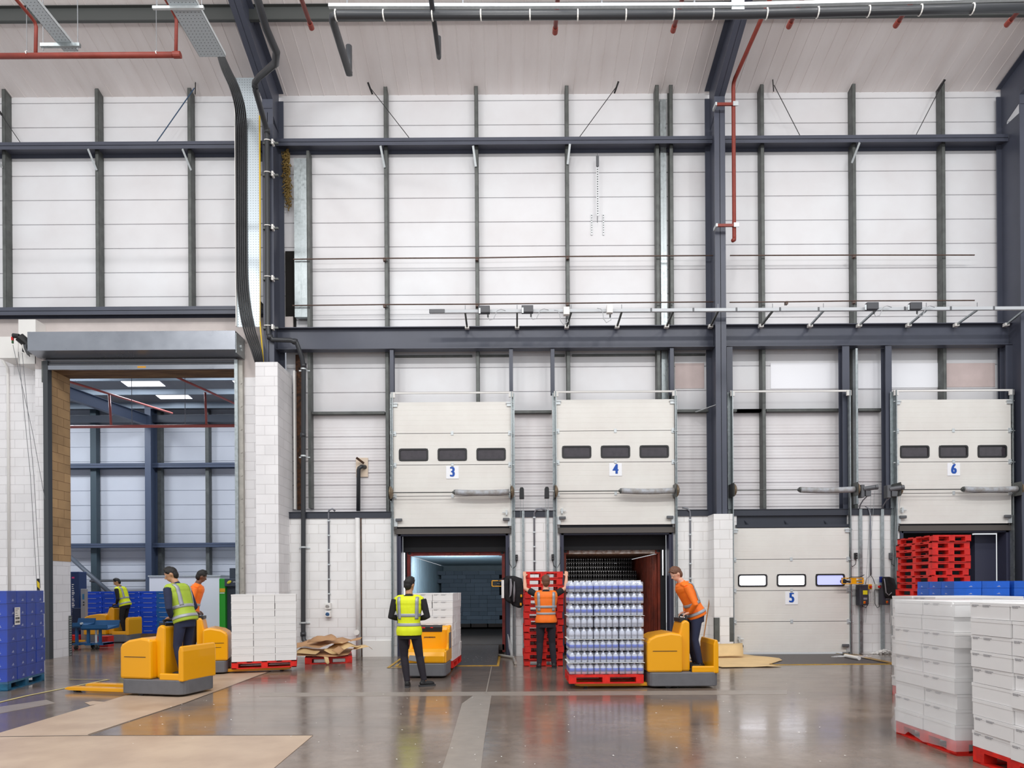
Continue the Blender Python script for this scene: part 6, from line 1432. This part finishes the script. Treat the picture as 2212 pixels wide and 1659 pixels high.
M_BLK = mat('cloth_black', '1b191b', .85, bump=.6, bscale=14); M_NVY = mat('cloth_navy', '232a45', .85, bump=.6, bscale=14); M_TRO = mat('trousers_dark', '221d26', .85, bump=.6, bscale=9); M_SHOE = mat('shoe_black', '18181a', .6)
TORSO = [(.86, .168, .125, 0), (.94, .182, .132, 0), (1.06, .162, .118, .0), (1.18, .176, .120, .0), (1.34, .204, .126, .0), (1.44, .208, .116, .0), (1.50, .165, .088, .0), (1.535, .08, .066, .0)]
def person(label, loc, rz, P_, skin, hair, topm, trm, vestm, sc_=1.0, name='person'):
    """faces +y in its own frame. P_: joints; lean: forward bend at the hips; turn: head turn"""
    r = thing(name, label, 'person', loc, rz)
    hz = .95; lean = P_.get('lean', 0); twist = P_.get('twist', 0)
    Ml = Matrix.Translation((0, 0, hz)) @ Matrix.Rotation(twist, 4, 'Z') @ Matrix.Rotation(-lean, 4, 'X') @ Matrix.Translation((0, 0, -hz))
    U = lambda p: (Ml @ Vector(p)) * 1.0
    S_ = lambda v: Vector(v) * sc_
    legs = P_['legs']; arms = P_['arms']
    def out(mb): mb.v = [tuple(Vector(v) * sc_) for v in mb.v]; return mb
    # ---------------- body: one continuous surface
    b = MB()
    def tors(g, z0, z1, n=24, st=18, mb=None):
        rg = []
        for i in range(st + 1):
            z = z0 + (z1 - z0) * i / st; rx, ry, _ = interp(TORSO, z); gg = g(z) if callable(g) else g
            rg.append([U(((rx + gg) * math.copysign(abs(math.cos(a)) ** .85, math.cos(a)), (ry + gg) * math.sin(a) - .01 * math.sin((z - .9) * 6), z)) for a in [2 * PI * k / n for k in range(n)]])
        return rg
    b.loft(tors(-.012, .86, 1.53))
    b.tube([U((0, -.0, 1.47)), U((0, .0, 1.54)), U((0, .015, 1.60))], [.075, .060, .057], 14)
    ht = P_.get('turn', 0); nod = P_.get('nod', 0)
    H = Ml @ Matrix.Translation((0, .015, 1.60)) @ Matrix.Rotation(ht, 4, 'Z') @ Matrix.Rotation(-nod, 4, 'X')
    def hp(x, y, z): return H @ Vector((x, y, z))
    HR = H.to_3x3()
    b.ell(hp(0, .0, .115), .076, .094, .105, 20, 14, HR); b.ell(hp(0, .028, .05), .056, .062, .07, 16, 10, HR)      # skull and jaw
    b.tube([hp(0, .088, .105), hp(0, .112, .075), hp(0, .09, .066)], [.009, .016, .012], 8)                            # nose
    for s in (-1, 1): b.ell(hp(s * .078, -.003, .09), .011, .02, .032, 10, 8, HR); b.ell(hp(s * .033, .07, .122), .02, .016, .01, 8, 6, HR)   # ears, brows
    b.tube([hp(-.022, .083, .038), hp(0, .09, .037), hp(.022, .083, .038)], [.007, .009, .007], 6)                     # lips
    def limb(mb, pts, rs, n=14, up=True):
        mb.tube([U(p) if up else Vector(p) for p in pts], rs, n)
    hands = []
    for s, A in zip((-1, 1), arms):
        sh, el, wr, hd = [Vector(q) for q in A]; m1 = sh.lerp(el, .35); m2 = el.lerp(wr, .3)
        limb(b, [sh, m1, el, m2, wr], [.052, .047, .038, .040, .026])
        # hand: palm, four fingers, thumb
        d = (hd - wr).normalized(); side = Vector(P_.get('palm', ((s, 0, 0), (s, 0, 0)))[0 if s < 0 else 1]); side = (side - d * side.dot(d)).normalized(); nrm = d.cross(side).normalized() * s; cur = P_.get('curl', 1.0)
        if P_.get('flip'): nrm = -nrm
        pc = wr + d * .045; b.tube([U(wr), U(wr + d * .03), U(wr + d * .085)], [.026, .036, .036], 12, sq=(1, .55) if abs(side.z) < .7 else (.55, 1))
        for k in range(4):
            o = wr + d * .08 + side * (-.030 + .02 * k); L = (.030, .036, .034, .026)[k]; a1, a2, a3 = .35 * cur, .9 * cur, 1.3 * cur
            p1 = o + (d * math.cos(a1) + nrm * math.sin(a1)) * L; p2 = p1 + (d * math.cos(a2) + nrm * math.sin(a2)) * L * .8; p3 = p2 + (d * math.cos(a3) + nrm * math.sin(a3)) * L * .6
            b.tube([U(o), U(p1), U(p2), U(p3)], [.0095, .009, .0085, .007], 8)
        o = wr + d * .03 - side * .03; q1 = o + (d * .6 - side * .7 + nrm * .3).normalized() * .035; q2 = q1 + (d * .85 - side * .1 + nrm * .5).normalized() * .03
        b.tube([U(o), U(q1), U(q2)], [.013, .011, .009], 8)
    for s, Lg in zip((-1, 1), legs):
        hp_, kn, an, toe = [Vector(q) for q in Lg]; limb(b, [hp_, hp_.lerp(kn, .4), kn, kn.lerp(an, .3), an], [.082, .075, .05, .05, .036], 14, False)
        b.tube([an, Vector((an.x, an.y, an.z - .04)), toe], [.036, .036, .03], 10)
    body = out(b).build('body', skin, r, world=False); remesh(body, .0105 * sc_, 3, .5)
    # ---------------- eyes
    for s in (-1, 1):
        e = MB(); e.ell(hp(s * .03, .079, .105), .012, .009, .0085, 10, 8, HR); out(e).build('eye', mat('eye_white', 'e8e4e0', .3), r, world=False, smooth=True)
        e = MB(); e.ell(hp(s * .031, .0865, .105), .0055, .003, .0055, 8, 6, HR); out(e).build('iris', M_BLACK, r, world=False, smooth=True)
    # ---------------- hair
    h = MB(); random.seed(len(label)); h.ell(hp(0, -.012, .135), .084, .098, .095, 22, 14, HR)
    h.ell(hp(0, -.045, .085), .070, .062, .085, 18, 10, HR)
    for k in range(26):
        a = random.uniform(-2.6, 2.6) - PI / 2; t = random.uniform(.15, 1.0); x, y, z = .075 * math.cos(a) * t, .09 * math.sin(a) * t, .135 + .09 * math.sqrt(max(0, 1 - t * t)); h.tube([hp(x * .9, y * .9, z - .02), hp(x, y + .004, z + .012), hp(x + random.uniform(-.02, .02), y + .03, z + .016)], [.02, .016, .008], 7)
    ho = out(h).build('hair', hair, r, world=False); remesh(ho, .009 * sc_, 2, .5)
    # ---------------- trousers
    t = MB(); rg = []
    for i in range(9):
        z = .80 + .24 * i / 8; rx, ry, _ = interp(TORSO, max(z, .86)); q = [Vector(((rx + .012) * math.cos(a), (ry + .014) * math.sin(a), z)) for a in [2 * PI * k / 22 for k in range(22)]]
        rg.append([U(p) if z > .93 else p for p in q])
    t.loft(rg)
    for Lg in legs:
        hp_, kn, an, toe = [Vector(q) for q in Lg]; c1 = hp_.lerp(kn, .45); c2 = kn.lerp(an, .35); c3 = kn.lerp(an, .85)
        t.tube([Vector((hp_.x * .85, hp_.y, hp_.z + .03)), hp_, c1, kn, c2, c3, an + Vector((0, 0, .012))], [.088, .098, .085, .066, .066, .052, .05], 16)
    to = out(t).build('trousers', trm, r, world=False); remesh(to, .011 * sc_, 3, .5)
    # ---------------- top
    t = MB(); t.loft(tors(lambda z: .006, .90, 1.52)); short = P_.get('short', False)
    t.tube([U((0, 0, 1.49)), U((0, .002, 1.53)), U((0, .004, 1.548))], [.085, .068, .064], 16)
    for A in arms:
        sh, el, wr, hd = [Vector(q) for q in A]
        if short: limb(t, [sh * .9 + Vector((0, 0, .148)), sh, sh.lerp(el, .3), sh.lerp(el, .55)], [.05, .067, .066, .068])
        else: limb(t, [sh, sh.lerp(el, .4), el, el.lerp(wr, .35), wr], [.067, .061, .052, .05, .036])
    tp = out(t).build('shirt' if short else 'sweater', topm, r, world=False); remesh(tp, .0105 * sc_, 3, .5)
    # ---------------- vest with tape
    if vestm is not None:
        gz = lambda z: .020 + .022 * max(0, (1.1 - z) / .25) + .010 * (1 if z > 1.38 else 0)
        z0, z1 = P_.get('vest', (.80, 1.51)); v = MB(); v.loft(tors(gz, z0, z1, 32, 22))
        for s in (-1, 1): v.tube([U((s * .08, 0, 1.495)), U((s * .17, 0, 1.487)), U((s * .235, 0, 1.455))], [.055, .052, .035], 12, sq=(1.5, .8))
        vo = out(v).build('vest', vestm, r, world=False); remesh(vo, .0105 * sc_, 2, .4)
        def band(za, zb, nm='reflective_band', cond=None):
            t = MB(); g2 = lambda z: gz(z) + .006; a = tors(g2, za, zb, 32, 3); t.loft(a, cap=False); o = out(t).build(nm, M_REFL, vo, world=False, smooth=True); so = o.modifiers.new('s', 'SOLIDIFY'); so.thickness = .004
        band(*P_.get('b1', (1.10, 1.15))); band(*P_.get('b2', (.935, .985)))
        for s in (-1, 1):
            t = MB(); n = 14; L_, R_ = [], []
            for i in range(n + 1):
                z = 1.13 + (1.50 - 1.13) * i / n; rx, ry, _ = interp(TORSO, z); g = gz(z) + .007
                for lst, x in ((L_, s * (.115 + .01 * i / n)), (R_, s * (.168 + .01 * i / n))):
                    q = min(.999, abs(x) / (rx + g)); y = -(ry + g) * math.sqrt(1 - q ** 2.35); lst.append(U((x, y - .01 * math.sin((z - .9) * 6), z)))
            t.add(L_ + R_, [(i, i + 1, n + 2 + i, n + 1 + i) for i in range(n)]); o = out(t).build('shoulder_tape', M_REFL, vo, world=False, smooth=True, fix=False); so = o.modifiers.new('s', 'SOLIDIFY'); so.thickness = .006; so.offset = 0
    # ---------------- shoes
    for Lg in legs:
        hp_, kn, an, toe = [Vector(q) for q in Lg]; d = Vector((toe.x - an.x, toe.y - an.y, 0)).normalized(); base = Vector((an.x, an.y, an.z - .085))
        t = MB(); t.tube([base - d * .075 + Vector((0, 0, .05)), base - d * .03 + Vector((0, 0, .055)), base + d * .05 + Vector((0, 0, .05)), base + d * .12 + Vector((0, 0, .042)), base + d * .175 + Vector((0, 0, .036))], [.032, .045, .047, .046, .028], 14)
        t.tube([base + Vector((0, 0, .05)) - d * .02, base + Vector((0, 0, .11)) - d * .02], [.045, .042], 12)
        so = out(t).build('shoe', M_SHOE, r, world=False); remesh(so, .009, 2, .5)
        p = [base - d * .09, base + d * .03, base + d * .14, base + d * .2]; t = MB(); rr = []
        for z in (.0, .028): 
            sd = Vector((-d.y, d.x, 0)); rr.append([Vector((q.x, q.y, base.z + z)) + sd * w for q, w in ((p[0], .032), (p[1], .046), (p[2], .046), (p[3], .022))] + [Vector((q.x, q.y, base.z + z)) - sd * w for q, w in ((p[3], .022), (p[2], .046), (p[1], .046), (p[0], .032))])
        t.loft(rr); out(t).build('shoe_sole', mat('sole_grey', '3a3a3c', .7), so, world=False)
    return r
# 1. person in the yellow vest, back to the camera, arms bent in front
x1, y1 = -1.69, -4.92
person('person in a bright yellow reflective vest and black sweater standing with arms folded in front', (x1, y1, 0), .0, dict(
    legs=(((-.10, 0, .92), (-.09, .03, .50), (-.03, -.04, .085), (-.04, .09, .03)), ((.10, 0, .92), (.16, .06, .50), (.24, .04, .085), (.37, .12, .03))),
    arms=(((-.225, -.01, 1.45), (-.295, -.06, 1.17), (-.12, .18, 1.12), (-.03, .24, 1.14)), ((.225, -.01, 1.45), (.31, -.05, 1.17), (.13, .19, 1.12), (.03, .25, 1.14))),
    turn=-.5, nod=.12, b1=(1.17, 1.222), b2=(1.015, 1.065), vest=(.86, 1.51), curl=.7), M_SKIN1, M_HAIRB, M_BLK, M_TRO, M_VY, 1.0)
# 2. person in orange reaching for the red pallets
x2, y2 = P(1180, 1443, -2.52).x, -2.52
person('person in an orange reflective vest reaching up with both arms at the red pallet stack', (x2, y2, 0), .0, dict(
    legs=(((-.10, 0, .92), (-.12, .02, .50), (-.14, -.03, .085), (-.15, .09, .03)), ((.10, 0, .92), (.12, .03, .50), (.15, -.02, .085), (.17, .10, .03))),
    arms=(((-.22, 0, 1.47), (-.40, .12, 1.57), (-.41, .25, 1.80), (-.41, .28, 1.87)), ((.22, 0, 1.47), (.40, .12, 1.58), (.43, .25, 1.80), (.43, .28, 1.87))),
    short=True, turn=.1, nod=-.05, b1=(1.19, 1.235), b2=(1.06, 1.10), vest=(.90, 1.51), curl=.9, palm=((-1, 0, 0), (1, 0, 0))), M_SKIN2, M_HAIRR, M_BLK, M_TRO, M_VO, 1.03)
# drivers stand on the platforms, leaning to the handlebar on the fork side
def driver(label, base, rz, lean, skin, hair, topm, trm, vestm, turn=0, nod=.2, short=False, k=.78):
    p = place((-1.14 * k, 0, .275), base, rz)
    Mi = (Matrix.Translation((0, 0, .95)) @ Matrix.Rotation(-lean, 4, 'X') @ Matrix.Translation((0, 0, -.95))).inverted(); fwd = (1.14 - .86) * k / .97
    def arm(s):
        w = Mi @ Vector((s * .15, fwd - .09, .965)); h = Mi @ Vector((s * .15, fwd + .0, .94)); e = Mi @ Vector((s * .30, -.02 + lean * .25, 1.13 - lean * .05)); return ((s * .22, 0, 1.45), tuple(e), tuple(w), tuple(h))
    return person(label, tuple(p), rz - PI / 2, dict(
        legs=(((-.10, 0, .92), (-.12, .05, .50), (-.12, -.04, .085), (-.13, .07, .03)), ((.10, 0, .92), (.12, .06, .50), (.12, -.02, .085), (.13, .09, .03))),
        arms=(arm(-1), arm(1)), lean=lean, turn=turn, nod=nod, short=short, vest=(.88, 1.51), curl=1.0), skin, hair, topm, trm, vestm, .97)
driver('person in a lime vest and navy trousers driving the empty yellow truck', b1, z1_, .30, M_SKIN1, M_HAIRB, M_NVY, M_NVY, M_VL, turn=.6)
driver('person in an orange vest driving the truck with the white cartons', b2, z2, .22, M_SKIN3, M_HAIRB, M_VO, M_TRO, M_VO, turn=.3, k=.62)
driver('person in orange leaning forward driving the truck with the bottles', b4, z4, .42, M_SKIN2, M_HAIRR, M_VO, M_NVY, M_VO, turn=.2, nod=.1)
driver('person in a yellow vest and black top driving in the far hall', b3, PI, .30, M_SKIN1, M_HAIRB, M_BLK, M_BLK, M_VY, turn=.5, k=.95)
